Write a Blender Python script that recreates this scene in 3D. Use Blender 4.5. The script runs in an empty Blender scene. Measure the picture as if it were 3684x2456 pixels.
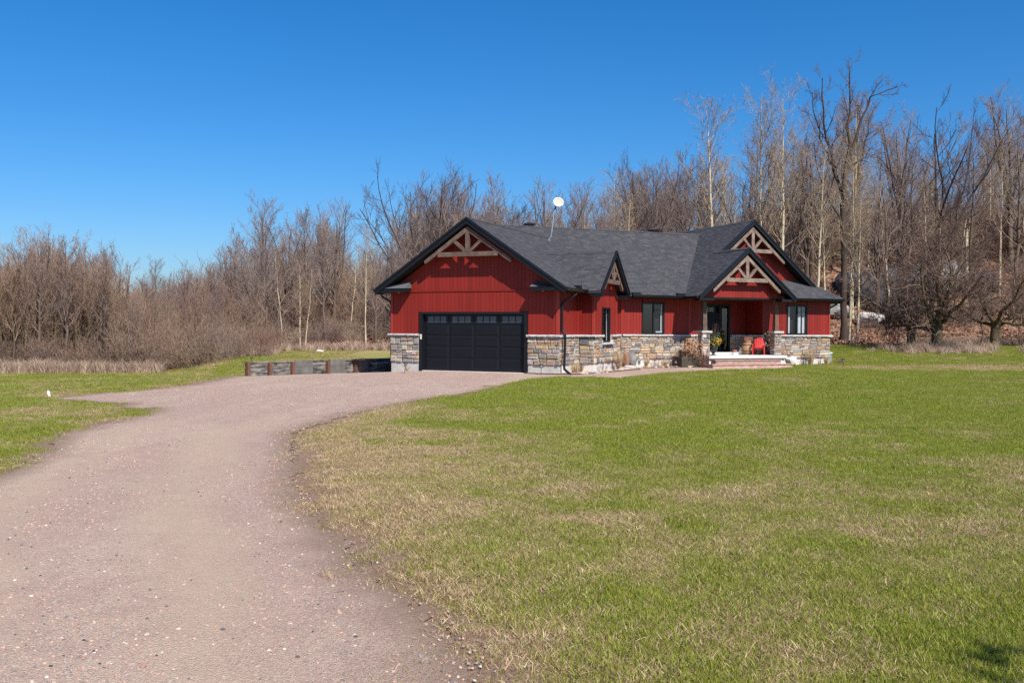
import bpy, bmesh, math, random
import numpy as np
from mathutils import Matrix, Vector

random.seed(7)
RNG = np.random.default_rng(7)
R = math.radians
sc = bpy.context.scene
COL = sc.collection

# ------------------------------------------------------------------ camera
EYE = 1.8875
FPX = 3407.17 / 3684.0
cam_d = bpy.data.cameras.new('camera')
cam = bpy.data.objects.new('camera', cam_d)
COL.objects.link(cam)
cam_d.sensor_width = 36.0
cam_d.lens = 36.0 * FPX
cam_d.clip_start = 0.1
cam_d.clip_end = 3000
cam.matrix_world = Matrix.Translation((0, 0, EYE)) @ Matrix.Rotation(math.pi / 2 - 0.013478, 4, 'X') @ Matrix.Rotation(0.005987, 4, 'Z')
sc.camera = cam

# ------------------------------------------------------------------ light
SUN_EL, SUN_AZ = 47.5, 152.0        # azimuth clockwise from +Y
world = bpy.data.worlds.new('World')
sc.world = world
world.use_nodes = True
wn = world.node_tree
sky = wn.nodes.new('ShaderNodeTexSky')
sky.sky_type = 'NISHITA'
sky.sun_disc = False
sky.sun_elevation = R(SUN_EL)
sky.sun_rotation = R(SUN_AZ)
sky.altitude = 0
sky.air_density = 1.0
sky.dust_density = 1.0
sky.ozone_density = 10.0
skysat = wn.nodes.new('ShaderNodeHueSaturation')
skysat.inputs['Saturation'].default_value = 1.22
wn.links.new(sky.outputs[0], skysat.inputs['Color'])
wn.links.new(skysat.outputs[0], wn.nodes['Background'].inputs[0])
wn.nodes['Background'].inputs[1].default_value = 0.101

sun_d = bpy.data.lights.new('sun', 'SUN')
sun_d.energy = 5.0
sun_d.angle = R(0.55)
sun_d.color = (1.0, 0.95, 0.87)
sun = bpy.data.objects.new('sun', sun_d)
COL.objects.link(sun)
sv = Vector((math.sin(R(SUN_AZ)) * math.cos(R(SUN_EL)), math.cos(R(SUN_AZ)) * math.cos(R(SUN_EL)), math.sin(R(SUN_EL))))
sun.rotation_euler = sv.to_track_quat('Z', 'Y').to_euler()
sun.location = (0, 0, 60)

sc.view_settings.view_transform = 'Standard'
sc.view_settings.look = 'None'
sc.view_settings.exposure = 0.5
sc.view_settings.gamma = 1
sc.view_settings.use_curve_mapping = False
sc.render.engine = 'CYCLES'
sc.cycles.use_denoising = False
sc.cycles.max_bounces = 6
sc.cycles.transparent_max_bounces = 16
sc.cycles.caustics_reflective = False
sc.cycles.caustics_refractive = False
sc.render.film_transparent = False

# ------------------------------------------------------------------ helpers
def tag(o, label=None, cat=None, group=None, kind=None):
    if label: o['label'] = label
    if cat: o['category'] = cat
    if group: o['group'] = group
    if kind: o['kind'] = kind
    return o

def empty(name, loc=(0, 0, 0), rz=0.0, parent=None):
    o = bpy.data.objects.new(name, None)
    o.location = loc
    o.rotation_euler = (0, 0, rz)
    o.empty_display_size = 0.3
    if parent: o.parent = parent
    COL.objects.link(o)
    return o

def newmesh(name, V, F, mats=None, tint=None, smooth=False, mi=None):
    """V (N,3) array, F list of index tuples or an (M,k) int array."""
    me = bpy.data.meshes.new(name)
    V = np.asarray(V, dtype=np.float32).reshape(-1, 3)
    if isinstance(F, np.ndarray):
        k = F.shape[1]
        me.vertices.add(len(V)); me.vertices.foreach_set('co', V.ravel())
        me.loops.add(F.size); me.loops.foreach_set('vertex_index', F.astype(np.int32).ravel())
        me.polygons.add(len(F))
        me.polygons.foreach_set('loop_start', np.arange(0, F.size, k, dtype=np.int32))
        me.update(calc_edges=True)
    else:
        me.from_pydata(V.tolist(), [], [tuple(int(i) for i in f) for f in F])
    if mats:
        for m in (mats if isinstance(mats, (list, tuple)) else [mats]):
            me.materials.append(m)
    if mi is not None:
        me.polygons.foreach_set('material_index', np.asarray(mi, dtype=np.int32))
    if tint is not None:
        at = me.attributes.new('tint', 'FLOAT_COLOR', 'POINT')
        c = np.ones((len(V), 4), dtype=np.float32); c[:, :3] = tint
        at.data.foreach_set('color', c.ravel())
    if smooth:
        me.polygons.foreach_set('use_smooth', np.ones(len(me.polygons), dtype=bool))
    me.update()
    return me

def link(name, me, parent=None, loc=None):
    o = bpy.data.objects.new(name, me)
    if parent: o.parent = parent
    if loc is not None: o.location = loc
    COL.objects.link(o)
    return o

class Fr:
    """a wall frame: a runs to the right along the wall, d goes into the house, z up"""
    def __init__(s, x, y, ang):
        s.x, s.y, s.ang = x, y, ang
        s.c, s.s = math.cos(ang), math.sin(ang)
    def pt(s, a, d, z):
        return (s.x + a * s.c - d * s.s, s.y + a * s.s + d * s.c, z)
    def sub(s, a, d, dang=0.0):
        p = s.pt(a, d, 0)
        return Fr(p[0], p[1], s.ang + dang)
    def mat(s, a, d, z):
        return Matrix.Translation(s.pt(a, d, z)) @ Matrix.Rotation(s.ang, 4, 'Z')
ID = Fr(0, 0, 0)

class MB:
    def __init__(s, fr=ID):
        s.V, s.F, s.T, s.fr = [], [], [], fr
        s.t = (1, 1, 1)
    def add(s, vs, fs):
        b = len(s.V)
        for v in vs:
            s.V.append(s.fr.pt(*v)); s.T.append(s.t)
        for f in fs: s.F.append(tuple(b + i for i in f))
    def raw(s, vs, fs):
        b = len(s.V)
        for v in vs:
            s.V.append(tuple(v)); s.T.append(s.t)
        for f in fs: s.F.append(tuple(b + i for i in f))
    def box(s, a0, a1, d0, d1, z0, z1):
        v = [(a, d, z) for z in (z0, z1) for d in (d0, d1) for a in (a0, a1)]
        s.add(v, [(0, 2, 3, 1), (4, 5, 7, 6), (0, 1, 5, 4), (2, 6, 7, 3), (0, 4, 6, 2), (1, 3, 7, 5)])
    def prism(s, poly, d0, d1):
        """poly of (a,z), counter-clockwise seen from outside, extruded from d0 to d1"""
        n = len(poly)
        v = [(a, d0, z) for a, z in poly] + [(a, d1, z) for a, z in poly]
        f = [tuple(range(n)), tuple(range(2 * n - 1, n - 1, -1))]
        for i in range(n):
            j = (i + 1) % n
            f.append((j, i, n + i, n + j))
        s.add(v, f)
    def slab(s, poly3, th):
        """poly3 of (a,d,z) on a plane; thickness th straight down"""
        n = len(poly3)
        v = list(poly3) + [(a, d, z - th) for a, d, z in poly3]
        f = [tuple(range(n)), tuple(range(2 * n - 1, n - 1, -1))]
        for i in range(n):
            j = (i + 1) % n
            f.append((j, i, n + i, n + j))
        s.add(v, f)
    def bar(s, p, q, w, h, up=(0, 0, 1), raw=False):
        p, q = Vector(s.fr.pt(*p) if not raw else p), Vector(s.fr.pt(*q) if not raw else q)
        t = (q - p).normalized()
        u = Vector(up)
        if abs(t.dot(u)) > 0.98: u = Vector((s.fr.c, s.fr.s, 0))
        x = t.cross(u).normalized(); y = x.cross(t).normalized()
        v = []
        for c in (p, q):
            for i, j in ((-1, -1), (1, -1), (1, 1), (-1, 1)):
                v.append(c + x * (i * w / 2) + y * (j * h / 2))
        s.raw(v, [(3, 2, 1, 0), (4, 5, 6, 7), (0, 1, 5, 4), (1, 2, 6, 5), (2, 3, 7, 6), (3, 0, 4, 7)])
    def tube(s, pts, rads, k=8, cap=True):
        if not hasattr(rads, '__len__'): rads = [rads] * len(pts)
        P = [Vector(s.fr.pt(*p)) for p in pts]
        V, F = [], []
        prev = None
        for i, c in enumerate(P):
            t = (P[min(i + 1, len(P) - 1)] - P[max(i - 1, 0)]).normalized()
            if prev is None:
                x = t.cross(Vector((0, 0, 1)))
                if x.length < 0.05: x = t.cross(Vector((1, 0, 0)))
            else:
                x = prev - t * prev.dot(t)
            x.normalize(); prev = x
            y = t.cross(x)
            for j in range(k):
                a = 2 * math.pi * j / k
                V.append(c + (x * math.cos(a) + y * math.sin(a)) * rads[i])
        for i in range(len(P) - 1):
            for j in range(k):
                j2 = (j + 1) % k
                F.append((i * k + j, i * k + j2, (i + 1) * k + j2, (i + 1) * k + j))
        if cap:
            F.append(tuple(range(k - 1, -1, -1))); F.append(tuple(range((len(P) - 1) * k, len(P) * k)))
        s.raw(V, F)
    def lathe(s, prof, c=(0, 0), k=20):
        V, F = [], []
        for r, z in prof:
            for j in range(k):
                a = 2 * math.pi * j / k
                V.append((c[0] + r * math.cos(a), c[1] + r * math.sin(a), z))
        n = len(prof)
        for i in range(n - 1):
            for j in range(k):
                j2 = (j + 1) % k
                F.append((i * k + j, i * k + j2, (i + 1) * k + j2, (i + 1) * k + j))
        F.append(tuple(range(k - 1, -1, -1))); F.append(tuple(range((n - 1) * k, n * k)))
        s.add(V, F)
    def build(s, name, mat, parent=None, tint=False, smooth=False):
        me = newmesh(name, s.V, s.F, mat, np.array(s.T) if tint else None, smooth)
        return link(name, me, parent)

# value noise for layout
_g = np.random.default_rng(3).random((256, 256))
def vnoise(x, y):
    x = np.asarray(x, float); y = np.asarray(y, float)
    xi = np.floor(x).astype(int); yi = np.floor(y).astype(int)
    fx = x - xi; fy = y - yi
    fx = fx * fx * (3 - 2 * fx); fy = fy * fy * (3 - 2 * fy)
    a = _g[xi % 256, yi % 256]; b = _g[(xi + 1) % 256, yi % 256]
    c = _g[xi % 256, (yi + 1) % 256]; d = _g[(xi + 1) % 256, (yi + 1) % 256]
    return (a * (1 - fx) + b * fx) * (1 - fy) + (c * (1 - fx) + d * fx) * fy
def fbm(x, y, o=4):
    s = 0; a = 0.5
    for i in range(o):
        s = s + a * vnoise(x * 2 ** i + 17.3 * i, y * 2 ** i + 5.1 * i); a *= 0.5
    return s / (1 - 0.5 ** o)
def sstep(a, b, x):
    t = np.clip((np.asarray(x, float) - a) / (b - a), 0, 1)
    return t * t * (3 - 2 * t)

# ------------------------------------------------------------------ materials
def base_mat(name):
    m = bpy.data.materials.new(name); m.use_nodes = True
    nt = m.node_tree
    return m, nt, nt.nodes['Principled BSDF']

def N(nt, t, **kw):
    n = nt.nodes.new(t)
    for k, v in kw.items(): setattr(n, k, v)
    return n

def ramp(nt, fac, stops):
    r = N(nt, 'ShaderNodeValToRGB')
    el = r.color_ramp.elements
    while len(el) < len(stops): el.new(0.5)
    for e, (p, c) in zip(el, stops):
        e.position = p; e.color = (*c, 1)
    nt.links.new(fac, r.inputs[0])
    return r.outputs[0]

def noise(nt, scale, detail=4, rough=0.55, stretch=None, dist=0.0, obj=False):
    if obj:
        g = N(nt, 'ShaderNodeTexCoord').outputs['Object']
    else:
        g = N(nt, 'ShaderNodeNewGeometry').outputs['Position']
    mp = N(nt, 'ShaderNodeMapping')
    nt.links.new(g, mp.inputs[0])
    if stretch: mp.inputs['Scale'].default_value = stretch
    n = N(nt, 'ShaderNodeTexNoise')
    n.inputs['Scale'].default_value = scale; n.inputs['Detail'].default_value = detail
    n.inputs['Roughness'].default_value = rough; n.inputs['Distortion'].default_value = dist
    nt.links.new(mp.outputs[0], n.inputs['Vector'])
    return n.outputs['Fac']

def mixc(nt, a, b, fac, mode='MIX'):
    n = N(nt, 'ShaderNodeMix', data_type='RGBA', blend_type=mode)
    for s, v in ((n.inputs[0], fac), (n.inputs[6], a), (n.inputs[7], b)):
        if hasattr(v, 'node'): nt.links.new(v, s)
        elif isinstance(v, (int, float)): s.default_value = v
        else: s.default_value = (*v, 1)
    return n.outputs[2]

def mth(nt, op, a, b=0.0, clamp=False):
    n = N(nt, 'ShaderNodeMath', operation=op); n.use_clamp = clamp
    for s, v in ((n.inputs[0], a), (n.inputs[1], b)):
        if hasattr(v, 'node'): nt.links.new(v, s)
        else: s.default_value = v
    return n.outputs[0]

def bumpit(nt, bs, h, strength, dist=0.02):
    b = N(nt, 'ShaderNodeBump'); b.inputs['Strength'].default_value = strength; b.inputs['Distance'].default_value = dist
    nt.links.new(h, b.inputs['Height']); nt.links.new(b.outputs[0], bs.inputs['Normal'])

def pm(name, c1, c2=None, scale=4, rough=0.7, bump=0.0, bscale=25, stretch=None, objrand=0.0, metallic=0.0, spec=0.4, lo=0.3, hi=0.7, tint=False, objcol=False, bdist=0.02):
    m, nt, bs = base_mat(name)
    bs.inputs['Roughness'].default_value = rough
    bs.inputs['Metallic'].default_value = metallic
    bs.inputs['Specular IOR Level'].default_value = spec
    if c2 is None: c2 = tuple(x * 0.8 for x in c1)
    col = ramp(nt, noise(nt, scale, stretch=stretch), [(lo, c1), (hi, c2)])
    if tint:
        a = N(nt, 'ShaderNodeAttribute', attribute_name='tint')
        col = mixc(nt, col, a.outputs['Color'], 1.0, 'MULTIPLY')
    if objcol:
        oi = N(nt, 'ShaderNodeObjectInfo')
        col = mixc(nt, col, oi.outputs['Color'], 1.0, 'MULTIPLY')
    if objrand:
        oi = N(nt, 'ShaderNodeObjectInfo')
        v = mth(nt, 'ADD', mth(nt, 'MULTIPLY', oi.outputs['Random'], 2 * objrand), 1 - objrand)
        hs = N(nt, 'ShaderNodeHueSaturation')
        nt.links.new(v, hs.inputs['Value']); nt.links.new(col, hs.inputs['Color'])
        col = hs.outputs[0]
    nt.links.new(col, bs.inputs['Base Color'])
    if bump: bumpit(nt, bs, noise(nt, bscale, 5, stretch=stretch), bump, bdist)
    return m

mRED = pm('red_siding_paint', (0.240, 0.0195, 0.0118), (0.185, 0.0142, 0.0095), 0.9, 0.55, 0.12, 60, stretch=(1, 1, 0.15), objrand=0.10, spec=0.3)
mTRIMRED = pm('red_corner_trim_paint', (0.31, 0.036, 0.027), (0.28, 0.03, 0.023), 2, 0.5)
mBLACK = pm('black_aluminium_trim', (0.0075, 0.0082, 0.011), (0.006, 0.0066, 0.009), 6, 0.42, spec=0.35)
mDOORBLK = pm('charcoal_door_paint', (0.0068, 0.0078, 0.0108), (0.0058, 0.0067, 0.0094), 3, 0.5, 0.06, 120, objrand=0.05, spec=0.25)
mSOFFIT = pm('black_soffit', (0.010, 0.010, 0.011), (0.008, 0.008, 0.009), 4, 0.7)
mDARKIN = pm('painted_room_dark', (0.012, 0.012, 0.014), (0.02, 0.018, 0.018), 1, 0.9)  # near-black wall colour stands in for the shade of the unlit rooms
mSHING = pm('asphalt_shingle', (1, 1, 1), (0.86, 0.86, 0.88), 30, 0.9, 0.5, 180, tint=True, spec=0.35)
mSHINGO = pm('asphalt_shingle_single', (1, 1, 1), (0.86, 0.86, 0.88), 30, 0.9, 0.5, 180, objcol=True, spec=0.35)
mROOFDECK = pm('roof_underlay', (0.05, 0.05, 0.055), (0.045, 0.045, 0.05), 6, 0.9)
mTIMBER = pm('weathered_timber', (0.150, 0.100, 0.076), (0.058, 0.034, 0.026), 4, 0.8, 0.4, 40, stretch=(1, 1, 1), lo=0.35, hi=0.75, objrand=0.12)
mTIMBERG = pm('silvered_timber', (0.26, 0.195, 0.155), (0.10, 0.064, 0.048), 4, 0.85, 0.4, 40, lo=0.3, hi=0.75, objrand=0.12)
mTIMBERB = pm('brown_stained_post', (0.17, 0.075, 0.045), (0.11, 0.05, 0.035), 5, 0.7, 0.3, 40, objrand=0.1)
mCONC = pm('grey_concrete', (0.50, 0.48, 0.44), (0.36, 0.34, 0.31), 3.0, 0.9, 0.25, 40, spec=0.2)
mCONCW = pm('pale_parged_concrete', (0.66, 0.64, 0.60), (0.52, 0.49, 0.45), 2.5, 0.9, 0.2, 40, spec=0.2)
mDECK = pm('pale_porch_concrete', (0.62, 0.60, 0.56), (0.54, 0.52, 0.48), 3.5, 0.85, 0.1, 60, spec=0.25)
mLEDGE = pm('cut_limestone_ledge', (0.55, 0.53, 0.51), (0.36, 0.35, 0.34), 9, 0.9, 0.6, 35, spec=0.2, objrand=0.08)
mMORTAR = pm('mortar', (0.34, 0.30, 0.26), (0.26, 0.23, 0.20), 12, 0.95, 0.3, 60, spec=0.1)
mSTONE = pm('veneer_stone', (1, 1, 1), (0.62, 0.60, 0.58), 11, 0.9, 0.8, 32, objcol=True, spec=0.2, bdist=0.03)
mSTONET = pm('veneer_stone_joined', (1, 1, 1), (0.62, 0.60, 0.58), 11, 0.9, 0.8, 32, tint=True, spec=0.2, bdist=0.03)
mPLANKGREY = pm('weathered_grey_plank', (0.30, 0.275, 0.25), (0.04, 0.036, 0.034), 2.2, 0.9, 0.5, 50, stretch=(1, 1, 4), lo=0.35, hi=0.62, objrand=0.25)
mPANELGREY = pm('grey_plywood', (0.16, 0.15, 0.14), (0.10, 0.092, 0.086), 3, 0.9, 0.3, 40, objrand=0.08)
mSTEP = pm('weathered_red_step_wood', (0.47, 0.34, 0.28), (0.30, 0.16, 0.12), 4, 0.85, 0.3, 40, stretch=(1, 1, 2), objrand=0.1)
mCURTAIN = pm('white_curtain', (0.82, 0.80, 0.80), (0.72, 0.70, 0.72), 3, 0.9, spec=0.1)
mGREYMETAL = pm('galvanised_metal', (0.52, 0.53, 0.54), (0.44, 0.45, 0.46), 10, 0.4, metallic=0.7)
mDISH = pm('cream_dish_paint', (0.47, 0.435, 0.36), (0.44, 0.40, 0.33), 3, 0.5)
mCHAIR = pm('bright_red_chair_paint', (0.55, 0.045, 0.04), (0.48, 0.035, 0.032), 5, 0.45, objrand=0.06)
mBARREL = pm('barrel_stave_wood', (0.46, 0.27, 0.14), (0.28, 0.15, 0.08), 8, 0.7, 0.3, 40, stretch=(1, 1, 0.3), objrand=0.12)
mRUST = pm('rusty_hoop', (0.12, 0.075, 0.05), (0.07, 0.05, 0.04), 12, 0.7, metallic=0.4)
mURN = pm('black_urn', (0.025, 0.027, 0.032), (0.018, 0.02, 0.024), 6, 0.35)
mWHITE = pm('white_glazed', (0.78, 0.80, 0.82), (0.72, 0.74, 0.76), 4, 0.3)
mBEIGE = pm('beige_plastic', (0.66, 0.62, 0.52), (0.6, 0.56, 0.47), 4, 0.5)
mTERRA = pm('brick_pot', (0.38, 0.15, 0.10), (0.30, 0.12, 0.08), 8, 0.8)
mYELLOW = pm('yellow_petals', (0.80, 0.58, 0.03), (0.72, 0.42, 0.02), 20, 0.6)
mORANGE = pm('orange_petals', (0.72, 0.30, 0.03), (0.66, 0.22, 0.02), 20, 0.6)
mGREEN = pm('dark_green_leaf', (0.07, 0.12, 0.05), (0.04, 0.08, 0.03), 15, 0.6)
mSTRAW = pm('dry_straw', (0.50, 0.36, 0.20), (0.36, 0.24, 0.13), 9, 0.85)
mDEADTAN = pm('dead_hydrangea', (0.48, 0.30, 0.17), (0.34, 0.19, 0.11), 12, 0.85)
mDEADRED = pm('dead_sedum_heads', (0.10, 0.035, 0.03), (0.16, 0.06, 0.045), 10, 0.85)
mTWIGBR = pm('brown_shrub_twig', (0.22, 0.12, 0.09), (0.15, 0.08, 0.06), 10, 0.85)
mROCK = pm('pale_rock', (0.60, 0.56, 0.52), (0.36, 0.33, 0.31), 4, 0.9, 0.6, 14, spec=0.2)
mROCKB = pm('brown_rock', (0.27, 0.15, 0.10), (0.18, 0.10, 0.07), 4, 0.9, 0.6, 14, spec=0.2)
mROCKG = pm('grey_granite', (0.30, 0.29, 0.28), (0.12, 0.115, 0.11), 2.2, 0.92, 0.8, 7, spec=0.2, objrand=0.2)
mROCKD = pm('dark_granite', (0.13, 0.125, 0.125), (0.055, 0.052, 0.052), 1.6, 0.92, 0.8, 7, spec=0.2, objrand=0.2)
mOLIVE = pm('dark_planter_wood', (0.075, 0.062, 0.045), (0.05, 0.042, 0.03), 5, 0.8, 0.3, 40, objrand=0.15)
mBARK = pm('grey_brown_bark', (0.17, 0.125, 0.095), (0.085, 0.062, 0.048), 3, 0.95, 0.6, 14, stretch=(1, 1, 0.3), spec=0.1)
mBARKD = pm('dark_maple_bark', (0.085, 0.062, 0.05), (0.045, 0.033, 0.027), 3, 0.95, 0.6, 14, stretch=(1, 1, 0.3), spec=0.1)
mTWIGK = pm('dark_mauve_twigs', (0.15, 0.105, 0.095), (0.09, 0.062, 0.055), 1.5, 0.9, spec=0.1)
mBARKP = pm('pale_poplar_bark', (0.56, 0.47, 0.32), (0.34, 0.27, 0.18), 2.2, 0.9, 0.3, 14, spec=0.1, lo=0.35, hi=0.72)
mBARKM = pm('mossy_bark', (0.17, 0.125, 0.072), (0.075, 0.058, 0.042), 2.5, 0.95, 0.6, 14, spec=0.1)
mTWIG = pm('mauve_brown_twigs', (0.285, 0.215, 0.185), (0.19, 0.138, 0.118), 1.5, 0.9, spec=0.1)
mTWIGP = pm('pale_twigs', (0.40, 0.31, 0.21), (0.27, 0.19, 0.13), 1.5, 0.9, spec=0.1)
mTWIGT = pm('tan_thicket_twigs', (0.38, 0.26, 0.18), (0.23, 0.15, 0.105), 1.2, 0.9, spec=0.1)
mTWIGM = pm('mauve_thicket_twigs', (0.33, 0.215, 0.165), (0.20, 0.125, 0.10), 1.2, 0.9, spec=0.1)
mTWIGD = pm('dark_orchard_twigs', (0.19, 0.125, 0.10), (0.12, 0.08, 0.065), 2, 0.9, spec=0.1)

def grass_mat(name, tr=0.3):
    m, nt, bs = base_mat(name)
    a = N(nt, 'ShaderNodeAttribute', attribute_name='tint')
    oi = N(nt, 'ShaderNodeObjectInfo')
    v = mth(nt, 'ADD', mth(nt, 'MULTIPLY', oi.outputs['Random'], 0.4), 0.8)
    hs = N(nt, 'ShaderNodeHueSaturation')
    nt.links.new(v, hs.inputs['Value']); nt.links.new(a.outputs['Color'], hs.inputs['Color'])
    nt.links.new(hs.outputs[0], bs.inputs['Base Color'])
    bs.inputs['Roughness'].default_value = 0.6; bs.inputs['Specular IOR Level'].default_value = 0.25
    t = N(nt, 'ShaderNodeBsdfTranslucent'); nt.links.new(hs.outputs[0], t.inputs[0])
    mx = N(nt, 'ShaderNodeMixShader'); mx.inputs[0].default_value = tr
    nt.links.new(bs.outputs[0], mx.inputs[1]); nt.links.new(t.outputs[0], mx.inputs[2])
    nt.links.new(mx.outputs[0], nt.nodes['Material Output'].inputs[0])
    return m
mGRASS = grass_mat('grass_blade')
mPEB = pm('gravel_pebble', (1, 1, 1), (0.8, 0.8, 0.8), 60, 0.85, tint=True, spec=0.25)
mLEAFLIT = pm('dead_leaf', (1, 1, 1), (0.75, 0.7, 0.68), 9, 0.85, tint=True, spec=0.15)

def glass_mat(name, tint, refl):
    m, nt, bs = base_mat(name)
    nt.nodes.remove(bs)
    tr = N(nt, 'ShaderNodeBsdfTransparent'); tr.inputs[0].default_value = (*tint, 1)
    gl = N(nt, 'ShaderNodeBsdfGlossy'); gl.inputs['Roughness'].default_value = 0.03
    gl.inputs[0].default_value = (0.9, 0.94, 1, 1)
    lw = N(nt, 'ShaderNodeLayerWeight'); lw.inputs['Blend'].default_value = 0.5
    mx = N(nt, 'ShaderNodeMixShader')
    nt.links.new(mth(nt, 'ADD', mth(nt, 'POWER', lw.outputs['Facing'], 5.0), refl + 0.04, True), mx.inputs[0])
    nt.links.new(tr.outputs[0], mx.inputs[1]); nt.links.new(gl.outputs[0], mx.inputs[2])
    nt.links.new(mx.outputs[0], nt.nodes['Material Output'].inputs[0])
    return m
mGLASS = glass_mat('window_glass', (0.72, 0.76, 0.78), 0.02)
mGLASSG = pm('sky_tinted_door_glass', (0.085, 0.105, 0.15), (0.05, 0.065, 0.10), 2.5, 0.12, spec=0.6)  # blue-grey sky reflection of the door panes put into the base colour
mGLASSD = glass_mat('dark_window_glass', (0.18, 0.19, 0.20), 0.04)

# ------------------------------------------------------------------ terrain
X0, Y0, TG, TM, ML = 1.9264, 39.2890, 0.409195, 0.377455, 8.6986
WG = Fr(X0, Y0, -TG)                               # garage front (world)
WS = Fr(X0, Y0, math.pi / 2 - TG)                  # garage side
_o = WS.pt(ML, 0, 0)
WM = Fr(_o[0], _o[1], TM)                          # main front

def pix2x(px, y): return (px - 1842.0) / 3407.0 * y
RW_A = np.array([-11.25, 40.0]); RW_D = np.array([0.6133, 0.7899])
def yedge(x):
    return np.interp(x, [-100, -40, -24, -17.2, -16.0, -8, 0, 10, 20, 30, 42, 70, 120], [40, 43, 45, 46.8, 60, 64.5, 66, 67, 67.5, 69, 73, 76, 80])
def terrain(x, y):
    x = np.asarray(x, float); y = np.asarray(y, float)
    s = (x - RW_A[0]) * (-RW_D[1]) + (y - RW_A[1]) * RW_D[0]
    al = (x - RW_A[0]) * RW_D[0] + (y - RW_A[1]) * RW_D[1]
    dip = -0.38 * sstep(0.5, 4.6, (x + 3.5) * -0.65 + (y - 41.0) * 0.76) * sstep(31, 37, y) * (1 - sstep(0, 6, x + 3))
    plat = (0.36 - dip) * sstep(0.05, 0.3, s) * sstep(0.0, 4.5, al + 0.2 - 0.25 * np.clip(s - 1, 0, 12)) + dip
    plat = np.maximum(plat, (0.38 - dip) * sstep(50, 62, y) * sstep(-30, -12, x) + dip)
    rise = 0.85 * sstep(47, 66, y) * sstep(14, 21, x)
    z = np.where(x > 12, np.maximum(plat, rise), plat)
    yf = np.interp(x, [-100, -45, -25, -12, 0, 12, 25, 45, 90], [64, 60, 60, 63, 66, 68, 72, 74, 78])
    gn = np.interp(x, [-100, -45, -25, -12, 0, 12, 25, 45, 90], [0.5, 0.8, 1.6, 3.4, 5.0, 7.5, 10.5, 11.5, 11])
    ln = np.interp(x, [-100, -20, 0, 15, 30, 90], [50, 45, 42, 36, 30, 32])
    t = np.clip((y - yf) / ln, 0, 1)
    z = z + gn * (t * t * (3 - 2 * t))
    z = z + 0.02 * np.clip(y - yf - ln, 0, 200)
    rough = sstep(0, 8, y - yf)
    z = z + rough * (fbm(x / 6, y / 6) - 0.5) * 1.3
    # gentle lawn undulation away from house and drive
    z = z + 0.10 * (fbm(x / 9 + 3, y / 9 + 8, 2) - 0.5) * sstep(3, 9, np.abs(x + 3)) * (1 - sstep(26, 36, y))
    return z

def axis(segs):
    out = [segs[0][0]]
    for a, b, st in segs:
        n = max(1, int(round((b - a) / st)))
        out += list(np.linspace(a, b, n + 1)[1:])
    return np.array(out)
gx = axis([(-900, -200, 100), (-200, -60, 8), (-60, -30, 1.5), (-30, -12, 0.5), (-12, 10, 0.25), (10, 34, 0.5), (34, 64, 1.5), (64, 200, 8), (200, 900, 100)])
gy = axis([(-300, -20, 40), (-20, 2, 2), (2, 24, 0.25), (24, 76, 0.5), (76, 130, 1.5), (130, 300, 10), (300, 1500, 120)])

# driveway outline (world metres)
DR_R = [(-1.15, 27.73), (-2.43, 24.72), (-3.35, 21.26), (-3.69, 18.73), (-3.9, 17.19), (-3.53, 15.12), (-3.11, 13.61), (-2.80, 12.53), (-2.60, 11.27), (-2.38, 10.71), (-2.14, 9.84), (-1.80, 9.0), (-1.54, 8.43), (-1.28, 7.75), (-1.05, 7.17), (-0.78, 6.66), (-0.54, 6.15), (-0.34, 5.6), (-0.16, 5.02), (0.2, 2.5), (0.9, -1), (1.6, -8)]
DR_L = [(-5.0, -8), (-5.4, 2), (-6.1, 8), (-6.42, 11.87), (-6.60, 12.55), (-7.02, 14.24), (-7.84, 16.4), (-7.98, 17.99), (-7.87, 19.22), (-7.95, 20.54), (-8.17, 21.89), (-8.45, 21.6), (-9.17, 22.05), (-9.45, 23.3), (-10.05, 23.48), (-11.16, 24.22), (-12.04, 24.73), (-11.85, 26.6), (-10.9, 28.48), (-10.4, 30.94), (-10.6, 34.5), (-11.2, 39.7)]
WALK = [(-0.36, 31.33), (0.76, 35.42), (2.02, 37.0), (3.25, 36.7), (4.15, 36.2), (4.98, 38.0), (6.91, 41.0), (9.28, 43.75), (11.27, 44.75), (13.0, 46.0)]
def inpoly(x, y, P):
    x = np.asarray(x, float); y = np.asarray(y, float)
    c = np.zeros(x.shape, bool)
    n = len(P)
    for i in range(n):
        xa, ya = P[i]; xb, yb = P[(i + 1) % n]
        if ya == yb: continue
        m = ((ya > y) != (yb > y)) & (x < (xb - xa) * (y - ya) / (yb - ya) + xa)
        c ^= m
    return c
def segdist(x, y, P, closed=False):
    d = np.full(np.shape(x), 1e9)
    n = len(P)
    for i in range(n if closed else n - 1):
        a = np.array(P[i]); b = np.array(P[(i + 1) % n]); ab = b - a
        t = np.clip(((x - a[0]) * ab[0] + (y - a[1]) * ab[1]) / (ab @ ab), 0, 1)
        d = np.minimum(d, np.hypot(x - a[0] - t * ab[0], y - a[1] - t * ab[1]))
    return d
gl = WG.pt(-8.0, 0.3, 0); gr = WG.pt(0, 0.3, 0); gm = WM.pt(8.4, 0.0, 0)
_in = WM.pt(0, 0.2, 0); _wr = WM.pt(9.2, -0.6, 0)
DRIVE = DR_L + [(-10.9, 40.2), (-6.3, 46.3), (-5.3, 46.0), gl[:2], gr[:2], _in[:2], (WM.pt(3.8, 0.2, 0))[:2], (WM.pt(4.0, -2.4, 0))[:2], (WM.pt(8.9, -2.4, 0))[:2]] + list(reversed(WALK)) + DR_R

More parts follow.
